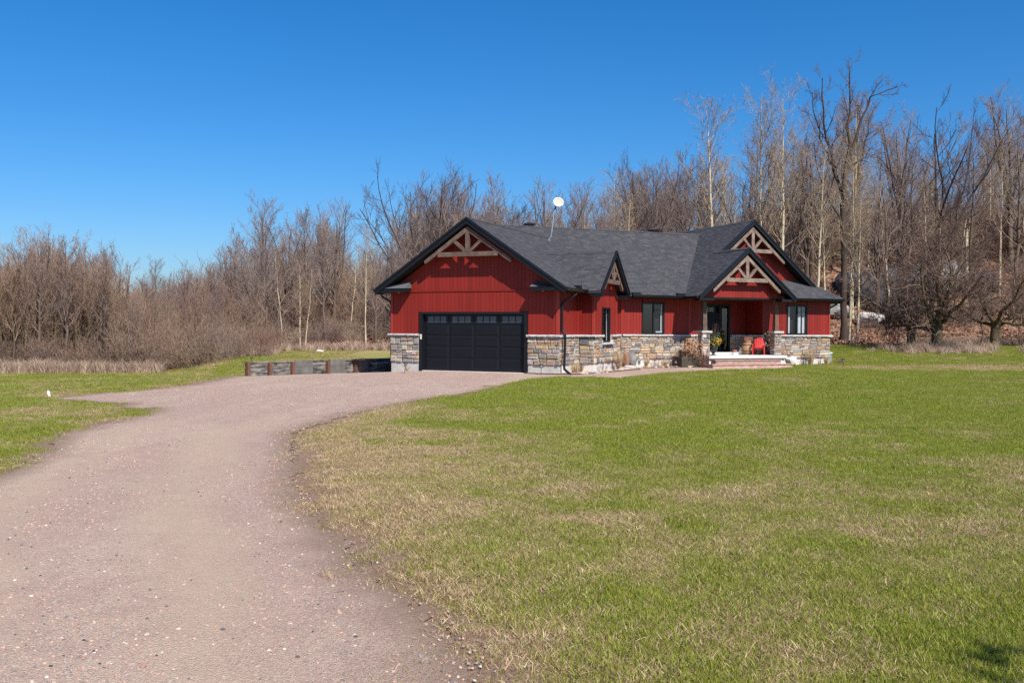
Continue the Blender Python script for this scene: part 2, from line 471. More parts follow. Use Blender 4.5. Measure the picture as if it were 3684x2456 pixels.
def rag(P, step, amp, seed, keep):
    """subdivide an outline and roughen it; keep(x,y)->amplitude factor"""
    r = np.random.default_rng(seed); out = []
    n = len(P)
    for i in range(n):
        a = np.array(P[i], float); b = np.array(P[(i + 1) % n], float)
        L = np.hypot(*(b - a)); k = max(1, int(L / step))
        nr = np.array([-(b - a)[1], (b - a)[0]]) / max(L, 1e-6)
        for j in range(k):
            p = a + (b - a) * j / k
            f = keep(p[0], p[1])
            w = (fbm(p[0] * 1.7 + seed, p[1] * 1.7, 3) - 0.5) * 2.2 + r.normal() * 0.25
            q = p + nr * w * amp * f + r.normal(size=2) * amp * 0.25 * f
            out.append((float(q[0]), float(q[1])))
    return out
def keepf(x, y):
    s = -math.sin(TG) * (x - X0) - math.cos(TG) * (y - Y0)
    if y > 36 and x < 3: return 0.0
    if y > 41: return 0.3
    return 1.0
DRAG = rag(DRIVE, 0.09, 0.085, 5, keepf)

GX, GY = np.meshgrid(gx, gy, indexing='ij')
GZ = terrain(GX, GY) - 0.05 * (inpoly(GX, GY, DRIVE) & (segdist(GX, GY, DRIVE, True) > 0.45))
def dryness(x, y):
    """0 green, 1 straw: large patches, the strip by the drive, the far bank"""
    d = segdist(x, y, DR_R)
    base = fbm(x / 2.6, y / 2.6, 4) * 0.90 - 0.21
    fine = (fbm(x * 1.1, y * 1.1, 3) - 0.5) * 1.0
    strip = 0.95 * np.exp(-(d / 2.5) ** 1.4) * sstep(7, 10, y) * (1 - sstep(19, 27, y)) * (x > -6)
    near = 0.25 * (1 - sstep(7, 17, y))
    far = -0.14 * sstep(18, 28, y) + 0.10 * sstep(40, 60, y) + 0.40 * (x < -6.5) * sstep(13, 26, y)
    band = 0.9 * np.exp(-((y - 47.5 - 0.10 * (x - 20)) / 2.6) ** 2) * sstep(15, 18, x)
    return np.clip(base + fine + strip + near + far + band, 0, 1)
dryv = dryness(GX, GY)
leafv = sstep(-1.2, 1.2, GY - yedge(GX) + (fbm(GX / 2.5, GY / 2.5) - 0.5) * 5)
dd = segdist(GX, GY, [(-0.4, 31)] + DR_R); dl = segdist(GX, GY, DR_L)
barev = np.clip(1.2 - np.minimum(dd, dl) / (0.25 + (1.0 + .7 * (GY < 16)) * fbm(GX * 1.4, GY * 1.4, 3)), 0, 1)
V = np.stack([GX, GY, GZ], -1).reshape(-1, 3)
nx, ny = len(gx), len(gy)
ii = np.arange(nx * ny).reshape(nx, ny)
F = np.stack([ii[:-1, :-1], ii[1:, :-1], ii[1:, 1:], ii[:-1, 1:]], -1).reshape(-1, 4)

def ground_mat():
    m, nt, bs = base_mat('lawn_and_leaf_litter')
    def att(n): return N(nt, 'ShaderNodeAttribute', attribute_name=n).outputs['Fac']
    n1 = noise(nt, 2.2, 5, 0.6); n2 = noise(nt, 14, 4, 0.6)
    dry = mth(nt, 'ADD', att('dry'), mth(nt, 'MULTIPLY', mth(nt, 'ADD', mth(nt, 'MULTIPLY', n1, 0.5), mth(nt, 'SUBTRACT', n2, 0.75)), 1.3), True)
    green = mixc(nt, (0.20, 0.235, 0.040), (0.14, 0.165, 0.030), n2)
    straw = mixc(nt, (0.40, 0.30, 0.145), (0.28, 0.20, 0.095), n2)
    lawn = mixc(nt, green, straw, dry)
    soil = mixc(nt, (0.13, 0.078, 0.052), (0.30, 0.205, 0.15), n2)
    lawn = mixc(nt, lawn, soil, att('bare'))
    # leaf litter: leaf sized cells of several browns
    v = N(nt, 'ShaderNodeTexVoronoi'); v.inputs['Scale'].default_value = 6.0
    g = N(nt, 'ShaderNodeNewGeometry'); nt.links.new(g.outputs['Position'], v.inputs['Vector'])
    sx = N(nt, 'ShaderNodeSeparateColor'); nt.links.new(v.outputs['Color'], sx.inputs[0])
    lit = ramp(nt, sx.outputs[0], [(0.0, (0.06, 0.033, 0.025)), (0.35, (0.135, 0.070, 0.047)), (0.7, (0.235, 0.125, 0.082)), (1.0, (0.40, 0.25, 0.17))])
    lit = mixc(nt, lit, (0.20, 0.125, 0.075), mth(nt, 'MULTIPLY', n1, 0.5))
    col = mixc(nt, lawn, lit, att('leaf'))
    nt.links.new(col, bs.inputs['Base Color'])
    bs.inputs['Roughness'].default_value = 0.95; bs.inputs['Specular IOR Level'].default_value = 0.08
    bumpit(nt, bs, noise(nt, 18, 5, 0.65), 0.7, 0.05)
    return m
me = newmesh('ground', V, F, ground_mat(), smooth=True)
for nm, arr in (('dry', dryv), ('leaf', leafv), ('bare', barev)):
    at = me.attributes.new(nm, 'FLOAT', 'POINT'); at.data.foreach_set('value', arr.ravel().astype(np.float32))
tag(link('ground', me), kind='structure')

def drive_mat():
    m, nt, bs = base_mat('pink_granite_gravel')
    big = noise(nt, 0.42, 5, 0.62, stretch=(1.7, 0.5, 1), dist=.6)
    mid = noise(nt, 3.0, 4, 0.6)
    col = ramp(nt, big, [(0.30, (0.48, 0.325, 0.250)), (0.47, (0.37, 0.24, 0.182)), (0.60, (0.49, 0.36, 0.265)), ])
    col = mixc(nt, col, (0.24, 0.15, 0.125), mth(nt, 'MULTIPLY', mth(nt, 'SUBTRACT', mid, 0.45, True), 2.2))
    g = N(nt, 'ShaderNodeNewGeometry')
    hh = []
    for s, amt in ((80.0, 0.6), (170.0, 0.6), (40.0, 0.05)):
        v = N(nt, 'ShaderNodeTexVoronoi'); v.inputs['Scale'].default_value = s
        nt.links.new(g.outputs['Position'], v.inputs['Vector'])
        sx = N(nt, 'ShaderNodeSeparateColor'); nt.links.new(v.outputs['Color'], sx.inputs[0])
        st = ramp(nt, sx.outputs[0], [(0.0, (0.10, 0.095, 0.095)), (0.14, (0.24, 0.20, 0.18)), (0.3, (0.36, 0.24, 0.195)), (0.62, (0.47, 0.315, 0.245)), (0.88, (0.50, 0.39, 0.30)), (1.0, (0.68, 0.60, 0.52))])
        pick = mth(nt, 'GREATER_THAN', sx.outputs[1], 1 - amt)
        col = mixc(nt, col, st, mth(nt, 'MULTIPLY', pick, 0.62))
        hh.append(v.outputs['Distance'])
    def att(n): return N(nt, 'ShaderNodeAttribute', attribute_name=n).outputs['Fac']
    col = mixc(nt, col, mixc(nt, (0.50, 0.375, 0.275), (0.42, 0.305, 0.22), noise(nt, 5.0, 5, 0.6)), mth(nt, 'MULTIPLY', att('track'), 0.72))
    col = mixc(nt, col, mixc(nt, (0.15, 0.095, 0.065), (0.31, 0.215, 0.155), noise(nt, 12.0, 4, 0.6)), mth(nt, 'MULTIPLY', att('edge'), 0.9))
    nt.links.new(col, bs.inputs['Base Color'])
    bs.inputs['Roughness'].default_value = 0.92; bs.inputs['Specular IOR Level'].default_value = 0.15
    bumpit(nt, bs, mth(nt, 'ADD', mth(nt, 'MULTIPLY', hh[0], -1.0), mth(nt, 'MULTIPLY', hh[1], -0.6)), 0.8, 0.012)
    return m
mDRIVE = drive_mat()
bm = bmesh.new()
vs = [bm.verts.new((x, y, 0)) for x, y in DRAG]
es = [bm.edges.new((vs[i], vs[(i + 1) % len(vs)])) for i in range(len(vs))]
bmesh.ops.triangle_fill(bm, edges=es, use_beauty=True)
for _ in range(7):
    lng = [e for e in bm.edges if e.calc_length() > 0.5 and not e.is_boundary]
    if not lng: break
    bmesh.ops.subdivide_edges(bm, edges=lng, cuts=1)
    bmesh.ops.triangulate(bm, faces=bm.faces[:])
bmesh.ops.recalc_face_normals(bm, faces=bm.faces[:])
bm.normal_update()
if sum(f.normal.z for f in bm.faces) < 0:
    bmesh.ops.reverse_faces(bm, faces=bm.faces[:])
for v in bm.verts:
    v.co.z = float(terrain(v.co.x, v.co.y)) + 0.012
def tracks(x, y):
    ro = np.array(sorted(DR_R, key=lambda p: p[1])); xr = np.interp(y, ro[:, 1], ro[:, 0])
    w = 0.10 * (fbm(x * 1.1, y * .5, 3) - .5)
    t = 0
    for o_, k_ in ((1.35, 1.0), (3.05, .8)):
        t = t + k_ * np.exp(-((x - (xr - o_) + w * 6) / .42) ** 2)
    return np.clip(t, 0, 1) * (1 - sstep(17, 24, y)) * (.55 + .9 * (fbm(x * .7, y * .35, 3) - .1))
me = bpy.data.meshes.new('driveway'); bm.to_mesh(me); bm.free(); me.materials.append(mDRIVE)
_v = np.array([v.co for v in me.vertices]); vx, vy = _v[:, 0], _v[:, 1]
de0 = np.minimum(segdist(vx, vy, [(-.4, 31)] + DR_R), segdist(vx, vy, DR_L))
for nm, arr in (('track', tracks(vx, vy)), ('edge', np.clip(1.1 - de0 / (.05 + .75 * fbm(vx * 1.6, vy * 1.6, 3)), 0, 1))):
    at = me.attributes.new(nm, 'FLOAT', 'POINT'); at.data.foreach_set('value', np.asarray(arr, np.float32))
tag(link('driveway', me), kind='structure')

# ------------------------------------------------------------------ the house
house = empty('house', (X0, Y0, 0))
tag(house, 'single-storey red board house with stone base, black shingle roof and angled garage', 'house')
G_ = Fr(0, 0, -TG)
S_ = Fr(0, 0, math.pi / 2 - TG)
_o = S_.pt(ML, 0, 0)
M_ = Fr(_o[0], _o[1], TM)
ZL = 1.64          # top of the stone ledge
ZC = 0.37          # top of the bare foundation
ZE = 3.46          # underside of the eaves

unit_box = newmesh('board', [(x, y, z) for z in (0, 1) for y in (0, 1) for x in (0, 1)],
                   [(0, 2, 3, 1), (4, 5, 7, 6), (0, 1, 5, 4), (2, 6, 7, 3), (0, 4, 6, 2), (1, 3, 7, 5)], mRED)

# --- backing walls (cores), one mesh per wall
def core(name, fr, a0, a1, d0, d1, z0, z1, mat=mRED):
    b = MB(fr); b.box(a0, a1, d0, d1, z0, z1)
    return b.build(name, mat, house)
siding = []      # (frame, a0, a1, poly z list, parent, shown)
def boards(fr, a0, a1, z0, z1, parent, holes=(), shown=True, pitch=0.18, dface=0.0, zbot=None):
    top = z1 if callable(z1) else (lambda a: z1)
    n = max(1, int(round((a1 - a0) / pitch))); w = (a1 - a0) / n
    for i in range(n):
        p, q = a0 + i * w + 0.0045, a0 + (i + 1) * w - 0.0045
        segs = [(z0, None)]
        lo = z0
        for h in holes:
            ov = min(q, h[1]) - max(p, h[0])
            if ov > 0.6 * (q - p):
                segs = [(s0, s1) for s0, s1 in segs]
                new = []
                for s0, s1 in segs:
                    if h[2] > s0 + 0.02: new.append((s0, h[2]))
                    new.append((h[3], s1))
                segs = new
            elif ov > 0:
                if h[0] > p: q = min(q, h[0]) if h[0] - p > 0.03 else q
                else: p = max(p, h[1]) if q - h[1] > 0.03 else p
        for s0, s1 in segs:
            tl, tr = (s1, s1) if s1 is not None else (top(p), top(q))
            if max(tl, tr) - s0 < 0.02: continue
            siding.append((fr, p, q, s0, max(tl, s0 + .005), max(tr, s0 + .005), parent, shown, dface))

# cores stand 4 cm behind the board faces
wall_g = core('garage_wall', G_, -8.0, -6.6, 0.045, 0.30, 0.3, 3.5)
b = MB(G_); b.box(-1.34, -0.0, 0.045, 0.30, 0.3, 3.5); b.box(-6.6, -1.34, 0.045, 0.30, 2.6, 3.5)
b.prism([(-8.0, 3.5), (0.0, 3.5), (-0.1, 3.55), (-4, 6.25), (-7.9, 3.55)], 0.046, 0.30)
b.build('garage_gable', mRED, wall_g)
wall_gl = core('garage_rear_side_wall', G_, -8.0, -7.96, 0.31, 12.0, -0.2, 3.5)
wall_s = core('garage_side_wall', S_, 0.31, 2.5, 0.045, 0.30, 0.3, 3.5)
core('garage_side_wall', S_, 5.85, 8.75, 0.045, 0.30, -0.2, 3.5)
B_G = S_.sub(2.5, 0, 0); B_G = Fr(B_G.x, B_G.y, G_.ang)          # return of the bump-out: a runs outward
wall_bg = core('bay_return_wall', B_G, 0.02, 0.66, 0.045, 0.2, 0.3, 3.5)
B_S = S_.sub(2.5, -0.7)                                             # outer face of the bump-out
wall_bs = core('bay_wall', B_S, 0.045, 3.35, 0.25, 0.35, 0.3, 3.5, mDARKIN)
b = MB(B_S); b.box(3.30, 3.345, 0.02, 0.7, -0.2, 3.5)
b.prism([(0.05, 3.5), (3.3, 3.5), (1.7, 4.86), (1.68, 4.86)], 0.045, 0.2)
b.build('bay_gable', mRED, wall_bs)
wall_m = core('main_wall', M_, 0.0, 4.7, 0.25, 0.35, 0.3, 3.5, mDARKIN)
b = MB(M_); b.box(4.66, 4.70, 0.05, 1.44, 0.3, 3.5); b.box(4.7, 5.67, 1.445, 1.6, 0.3, 3.5); b.box(7.45, 8.53, 1.445, 1.6, 0.3, 3.5); b.box(5.67, 7.45, 1.445, 1.6, 3.25, 3.5); b.box(8.535, 8.6, 0.05, 1.44, 0.3, 3.5)
wall_r = b.build('porch_wall', mRED, house)
wall_w = core('wing_wall', M_, 8.6, 12.97, 0.25, 0.35, 0.3, 3.5, mDARKIN)
b = MB(M_); b.box(12.93, 12.97, 0.02, 9.0, -0.3, 3.5); b.box(-4.0, 12.92, 8.9, 9.0, -0.3, 3.5)
b.build('rear_wall', mRED, house)
gz = lambda a: 7.77 - 0.85 * abs(a - 8.27) - 0.30
b = MB(M_); b.prism([(4.2, gz(4.2)), (4.2, 3.6), (12.4, 3.6), (12.4, gz(12.4)), (8.27, gz(8.27))], 1.045, 1.2)
wall_bg2 = b.build('upper_gable_wall', mRED, house)
pz = lambda a: 6.03 - 0.85 * abs(a - 6.2) - 0.30
b = MB(M_); b.prism([(3.75, 3.53), (8.65, 3.53), (8.65, pz(8.65)), (6.2, pz(6.2)), (3.75, pz(3.75))], -1.455, -1.30)
wall_pg = b.build('porch_gable_wall', mRED, house)

rz_g = lambda a: 6.6 - 0.667 * abs(a + 4) - 0.33
rz_d = lambda a: 5.40 - 0.86 * abs(a - 1.72) - 0.33
WIN_M = (1.22, 2.54, 1.66, 3.25); WIN_W = (10.10, 11.46, 1.66, 3.25); WIN_B = (1.18, 2.28, 1.30, 2.87)
boards(G_, -7.90, -0.10, ZL, 3.48, wall_g, [(-6.56, -1.38, 0, 2.60)])
boards(G_, -7.75, -0.25, 3.54, rz_g, wall_g)
boards(S_, 0.10, 2.48, ZL, 3.47, wall_s, pitch=0.17)
boards(B_G, 0.02, 0.62, ZL, 3.47, wall_bg, pitch=0.15)
boards(B_S, 0.08, 3.27, ZL, lambda a: min(rz_d(a), 9), wall_bs, [WIN_B])
boards(S_, 5.9, 8.68, ZL, 3.47, wall_s, shown=False)
boards(M_, 0.04, 3.95, ZL, 3.47, wall_m, [WIN_M])
boards(M_, 4.03, 4.68, ZL, 3.47, wall_m)
RB = M_.sub(0, 1.4)
boards(RB, 4.72, 8.50, ZL, 3.47, wall_r, [(5.66, 7.46, 0.6, 3.26)], shown=False)
RS = Fr(*M_.pt(8.53, 1.4, 0)[:2], TM - math.pi / 2)       # recess side wall facing left, a runs outward
boards(RS, 0.02, 1.38, ZL, 3.47, wall_r, shown=False)
boards(M_, 8.55, 12.87, ZL, 3.47, wall_w, [WIN_W])
UB = M_.sub(0, 1.0)
boards(UB, 8.75, 12.3, 4.0, lambda a: gz(a), wall_bg2)
boards(UB, 4.3, 8.75, 4.6, lambda a: gz(a), wall_bg2, shown=False)
PB = M_.sub(0, -1.5)
boards(PB, 3.78, 8.62, 3.53, lambda a: pz(a), wall_pg)

joined = MB(); seen = 0
for fr, p, q, z0, tl, tr, par, shown, df in siding:
    if shown and seen < 300:
        if abs(tl - tr) < 1e-6:
            o = link('siding_board', unit_box, par)
            o.location = fr.pt(p, df, z0); o.rotation_euler = (0, 0, fr.ang); o.scale = (q - p, 0.04, tl - z0)
        else:
            mb = MB(fr); mb.prism([(p, z0), (q, z0), (q, tr), (p, tl)], df, df + 0.04)
            mb.build('siding_board', mRED, par)
        seen += 1
    else:
        joined.fr = fr; joined.prism([(p, z0), (q, z0), (q, tr), (p, tl)], df, df + 0.04)
o = joined.build('siding_boards', mRED, house); tag(o, kind='stuff')
print('siding boards', seen, len(siding))

for fr_, boxes in ((G_, [(-8.02, -7.91, -0.025, 0.05, ZL, 3.47), (-0.10, 0.025, -0.025, 0.05, ZL, 3.47)]), (S_, [(-0.02, 0.10, -0.028, 0.05, ZL, 3.46), (2.455, 2.53, -0.012, 0.06, ZL, 3.46), (8.62, 8.70, -0.02, 0.05, ZL, 3.46)]),
                  (B_G, [(0.62, 0.725, -0.025, 0.05, ZL, 3.465)]), (B_S, [(-0.02, 0.08, -0.028, 0.05, ZL, 3.46), (3.27, 3.37, -0.025, 0.05, ZL, 3.46)]),
                  (M_, [(3.955, 4.025, -0.02, 0.05, ZL, 3.46), (12.88, 12.99, -0.025, 0.05, ZL, 3.46)])):
    for bx_ in boxes:
        b = MB(fr_); b.box(*bx_); b.build('corner_trim', mTRIMRED, house)
b = MB(G_); b.box(-7.92, -0.08, -0.03, 0.05, 3.482, 3.538)
b.build('trim_band', mRED, house)

# --- foundation, stone veneer, ledge
b = MB(G_)
b.box(-7.99, -6.6, 0.0, 0.3, -0.4, ZC + 0.05); b.box(-1.36, 0.0, 0.0, 0.3, -0.4, ZC + 0.05)
b.box(-8.0, -7.7, 0.301, 12, -0.4, 0.5)
b.build('foundation', mCONC, house)
b = MB(S_); b.box(0.302, 2.55, 0.0, 0.29, -0.4, ZC + 0.05)
b.fr = B_S; b.box(0.0, 3.35, 0.0, 0.29, -0.4, ZC + 0.05); b.fr = B_G; b.box(0.0, 0.69, 0.003, 0.2, -0.4, ZC + 0.045)
b.fr = S_; b.box(5.86, 8.7, 0.0, 0.29, -0.4, ZC + 0.05)
b.fr = M_; b.box(0.0, 4.68, 0.0, 0.29, -0.4, ZC + 0.05); b.box(8.6, 12.97, 0.0, 0.29, -0.4, ZC + 0.05)
b.build('foundation', mCONCW, house)

PAL = [((0.56, 0.38, 0.24), 3), ((0.36, 0.33, 0.31), 4), ((0.66, 0.58, 0.48), 4), ((0.42, 0.32, 0.26), 3), ((0.60, 0.43, 0.28), 2), ((0.26, 0.245, 0.24), 2), ((0.52, 0.46, 0.41), 4), ((0.50, 0.38, 0.31), 2)]
PALX = [c for c, w in PAL for _ in range(w)]
srng = random.Random(11)
def rock_face(seed):
    r = random.Random(seed)
    n = 4
    V, F = [], []
    for j in range(n):
        for i in range(n):
            u, v = i / (n - 1), j / (n - 1)
            edge = i in (0, n - 1) or j in (0, n - 1)
            du = 0 if not edge else 0
            uu = {0: 0.02, 1: 0.12, 2: 0.88, 3: 0.98}[i] + (r.uniform(-.015, .015))
            vv = {0: 0.03, 1: 0.17, 2: 0.83, 3: 0.97}[j] + (r.uniform(-.025, .025))
            d = -r.uniform(0.75, 1.0) if not edge else -r.uniform(0.28, 0.5)
            V.append((uu, d, vv))
    for j in range(n - 1):
        for i in range(n - 1):
            a = j * n + i; F.append((a, a + 1, a + n + 1, a + n))
    ring = [0, 1, 2, 3, 7, 11, 15, 14, 13, 12, 8, 4]
    base = len(V)
    for k in ring: V.append((V[k][0], 0.2, V[k][2]))
    for k in range(12):
        k2 = (k + 1) % 12
        F.append((ring[k2], ring[k], base + k, base + k2))
    return V, F
ROCKS = [rock_face(i) for i in range(8)]
ROCKM = [newmesh('stone', v, f, mSTONE) for v, f in ROCKS]
stones = []   # frame,a0,a1,z0,z1,depth,parent,shown
def stone_fill(fr, a0, a1, z0, z1, parent, shown=True, holes=()):
    def put(p, q, lo, hi):
        for h in holes:
            if min(q, h[1]) - max(p, h[0]) > 0 and min(hi, h[3]) - max(lo, h[2]) > 0:
                if h[2] - lo > 0.06: put(p, q, lo, h[2])
                if h[0] - p > 0.05: put(p, h[0], max(lo, h[2]), hi)
                if q - h[1] > 0.05: put(h[1], q, max(lo, h[2]), hi)
                return
        if q - p > 0.04 and hi - lo > 0.035:
            stones.append((fr, p, q, lo, hi, srng.uniform(0.045, 0.085), parent, shown))
    z = z0
    while z < z1 - 0.03:
        h = srng.choice([0.17, 0.22, 0.27, 0.32])
        if z + h > z1 - 0.09: h = z1 - z
        a = a0 + 0.0
        while a < a1 - 0.02:
            w = srng.choice([0.26, 0.34, 0.42, 0.50, 0.60])
            if a + w > a1 - 0.14: w = a1 - a
            k = srng.random()
            if h < 0.19 or k < 0.34 and w < 0.5:
                put(a, a + w, z, z + h)
            elif k < 0.80:
                s = srng.uniform(0.36, 0.64) * h
                put(a, a + w, z, z + s)
                if w > 0.4 and srng.random() < 0.5:
                    m = a + w * srng.uniform(0.4, 0.6); put(a, m, z + s, z + h); put(m, a + w, z + s, z + h)
                else: put(a, a + w, z + s, z + h)
            else:
                m = a + w * srng.uniform(0.4, 0.6)
                put(a, m, z, z + h); s = 0.5 * h
                put(m, a + w, z, z + s); put(m, a + w, z + s, z + h)
            a += w
        z += h
def stonewall(name, fr, a0, a1, z0, z1, th=0.25, shown=True, holes=(), inset=0.0):
    b = MB(fr)
    hs = [h for h in holes]
    if hs:
        h = hs[0]
        b.box(a0, h[0], 0.0 + inset, th, z0, z1); b.box(h[1], a1, 0.0 + inset, th, z0, z1); b.box(h[0], h[1], inset, th, z0, h[2])
    else:
        b.box(a0, a1, 0.0 + inset, th, z0, z1)
    o = b.build(name, mMORTAR, house)
    stone_fill(fr, a0, a1, z0, z1, o, shown, holes)
    return o
ZS = 1.535
stonewall('stone_wall', G_, -8.03, -6.58, ZC, ZS, 0.045)
stonewall('stone_wall', G_, -1.38, 0.05, ZC, ZS, 0.045)
stonewall('stone_wall', S_, 0.0, 2.5, ZC, ZS, 0.045)
stonewall('stone_wall', B_G, 0.04, 0.72, ZC, ZS, 0.045)
stonewall('stone_wall', B_S, 0.0, 3.38, ZC, ZS, 0.045, holes=[(1.16, 2.30, 1.20, 1.7)])
stonewall('stone_wall', S_, 5.9, 8.68, ZC, ZS, 0.045, shown=False)
stonewall('stone_wall', M_, 0.04, 4.72, ZC, ZS, 0.045)
stonewall('stone_wall', M_, 8.5, 13.0, ZC, ZS, 0.045)
stonewall('stone_wall', RB, 7.46, 8.50, 0.6, ZS, 0.045, shown=False)
stonewall('stone_wall', RS, 0.05, 1.40, 0.6, ZS, 0.045, shown=False)
# porch pillars: stone on the front and left faces, cap, tapered timber post
for a in (3.84, 8.20):
    b = MB(M_); b.box(a + .05, a + .39, -1.45, -1.11, -0.1, 1.74)
    pil = b.build('pillar', mMORTAR, house)
    fF = M_.sub(0, -1.45); stone_fill(fF, a, a + 0.44, 0.6, 1.74, pil)
    fL = Fr(*M_.pt(a + .05, -1.06, 0)[:2], TM - math.pi / 2); stone_fill(fL, 0.0, 0.44, 0.6, 1.74, pil)
    fRr = Fr(*M_.pt(a + .39, -1.5, 0)[:2], TM + math.pi / 2); stone_fill(fRr, 0.0, 0.44, 0.6, 1.74, pil, False)
    b = MB(M_); b.box(a - 0.08, a + 0.52, -1.58, -0.98, 1.745, 1.84); b.build('pillar_cap', mLEDGE, house)
    b = MB(M_); c = a + 0.22; b.box(c - .15, c + .15, -1.43, -1.13, 1.842, 1.90)
    w0, w1 = 0.125, 0.09
    v = [(c - w0, -1.28 - w0, 1.9), (c + w0, -1.28 - w0, 1.9), (c + w0, -1.28 + w0, 1.9), (c - w0, -1.28 + w0, 1.9), (c - w1, -1.28 - w1, 3.42), (c + w1, -1.28 - w1, 3.42), (c + w1, -1.28 + w1, 3.42), (c - w1, -1.28 + w1, 3.42)]
    b.add(v, [(3, 2, 1, 0), (4, 5, 6, 7), (0, 1, 5, 4), (1, 2, 6, 5), (2, 3, 7, 6), (3, 0, 4, 7)])
    b.box(c - .14, c + .14, -1.42, -1.14, 3.42, 3.5)
    b.build('porch_post', mTIMBERB if a > 6 else mTIMBER, house)
b = MB(M_); b.box(3.9, 8.5, -1.5 + .03, -1.1, 3.46, 3.53); b.build('porch_beam', mSOFFIT, house)

stones.sort(key=lambda s: (not s[7], -(s[2] - s[1]) * (s[4] - s[3]) - 0.15 * 0))
jm = MB()
for i, (fr, p, q, lo, hi, dep, par, shown) in enumerate(stones):
    c = srng.choice(PALX); k = srng.uniform(0.68, 0.98)
    c = tuple(min(1, x * k * srng.uniform(0.95, 1.05)) for x in c)
    j = srng.randrange(8)
    if i < 300 and shown:
        o = link('stone', ROCKM[j], par)
        o.location = fr.pt(p, 0, lo); o.rotation_euler = (0, 0, fr.ang); o.scale = (q - p, dep, hi - lo)
        o.color = (*c, 1)
    else:
        jm.fr = fr; jm.t = c
        V_, F_ = ROCKS[j]
        jm.add([(p + u * (q - p), d * dep, lo + w * (hi - lo)) for u, d, w in V_], F_)
o = jm.build('veneer_stones', mSTONET, house, tint=True); tag(o, kind='stuff')
print('stones', len(stones))

# ledge blocks (rough front edge)
lrng = random.Random(4)
def ledge(fr, a0, a1, z0=1.535, z1=1.642, d0=-0.13, d1=0.06, parent=house):
    a = a0; n = max(1, round((a1 - a0) / 0.9)); w = (a1 - a0) / n
    for i in range(n):
        p, q = a0 + i * w + .004, a0 + (i + 1) * w - .004
        k = max(3, int((q - p) / 0.07)); V, F = [], []
        for j in range(k + 1):
            x = p + (q - p) * j / k; r = lrng.uniform
            V += [(x, d1, z0), (x, d0 + r(0.0, .03), z0 + r(-.004, .01)), (x, d0 - .012 + r(-.012, .012), (z0 + z1) / 2 + r(-.02, .02)), (x, d0 + r(0.0, .018), z1 - r(0, .014)), (x, d1, z1)]
        for j in range(k):
            for m in range(4):
                s = j * 5 + m; F.append((s, s + 5, s + 6, s + 1))
        F.append((0, 1, 2, 3, 4)); e = k * 5; F.append((e + 4, e + 3, e + 2, e + 1, e))
        b = MB(fr); b.add(V, F); b.build('ledge_stone', mLEDGE, parent)
ledge(G_, -8.12, -6.55); ledge(G_, -1.41, 0.12); ledge(S_, 0.06, 2.50); ledge(B_G, 0.10, 0.82); ledge(B_S, 0.06, 1.15); ledge(B_S, 2.36, 3.44)
ledge(S_, 5.9, 8.6); ledge(M_, 0.10, 4.76); ledge(M_, 8.70, 13.1); ledge(RB, 7.50, 8.44); ledge(RS, 0.02, 1.5)
ledge(B_S, 1.05, 2.48, 1.19, 1.295, -0.17, 0.05)     # sill under the bay window

# --- windows
def window(fr, a0, a1, z0, z1, mull, curtains, lite=None, glassmats=(mGLASSD, mGLASS)):
    fw = 0.075
    b = MB(fr)
    b.box(a0, a0 + fw, -0.035, 0.10, z0, z1); b.box(a1 - fw, a1, -0.035, 0.10, z0, z1)
    b.box(a0 + fw, a1 - fw, -0.034, 0.10, z0, z0 + fw); b.box(a0 + fw, a1 - fw, -0.034, 0.10, z1 - fw, z1)
    b.box(mull - 0.045, mull + 0.045, -0.02, 0.08, z0 + fw, z1 - fw)
    w = b.build('window', mBLACK, house)
    for k, (p, q) in enumerate(((a0 + fw, mull - 0.045), (mull + 0.045, a1 - fw))):
        g = MB(fr); dk = 0.015 + 0.012 * k; g.add([(p, dk, z0 + fw), (q, dk, z0 + fw), (q, dk, z1 - fw), (p, dk, z1 - fw)], [(0, 1, 2, 3)])
        g.build('pane', glassmats[k], w)
    if lite:
        g = MB(fr); g.box(mull + 0.045, a1 - fw, 0.022, 0.026, lite, lite + .018)
        m = (mull + a1) / 2
        for q in (m - .09, m + .12): g.box(q, q + .012, 0.022, 0.026, lite, z1 - fw)
        g.build('glazing_bar', mBLACK, w)
    for p, q in curtains:
        V, F = [], []; n = max(6, int((q - p) / 0.025))
        for i in range(n + 1):
            a = p + (q - p) * i / n; d = 0.13 + 0.022 * math.sin(i * 1.7) + 0.01 * math.sin(i * 0.6)
            V += [(a, d, z0 + fw), (a, d, z1 - fw - .01)]
        for i in range(n): F.append((2 * i, 2 * i + 2, 2 * i + 3, 2 * i + 1))
        c = MB(fr); c.add(V, F); c.build('curtain', mCURTAIN, w, smooth=True)
    return w
window(M_, *WIN_M, 1.90, [(2.39, 2.47)], lite=2.86)
b = MB(M_); b.box(2.08, 2.44, 0.07, 0.16, 1.735, 1.80); b.build('window_sill_box', mWHITE, house)
window(M_, *WIN_W, 10.78, [(10.17, 10.40), (10.83, 11.12), (11.22, 11.39)], lite=2.86, glassmats=(mGLASS, mGLASS))
window(B_S, *WIN_B, 1.66, [(1.72, 2.20)], lite=2.40)

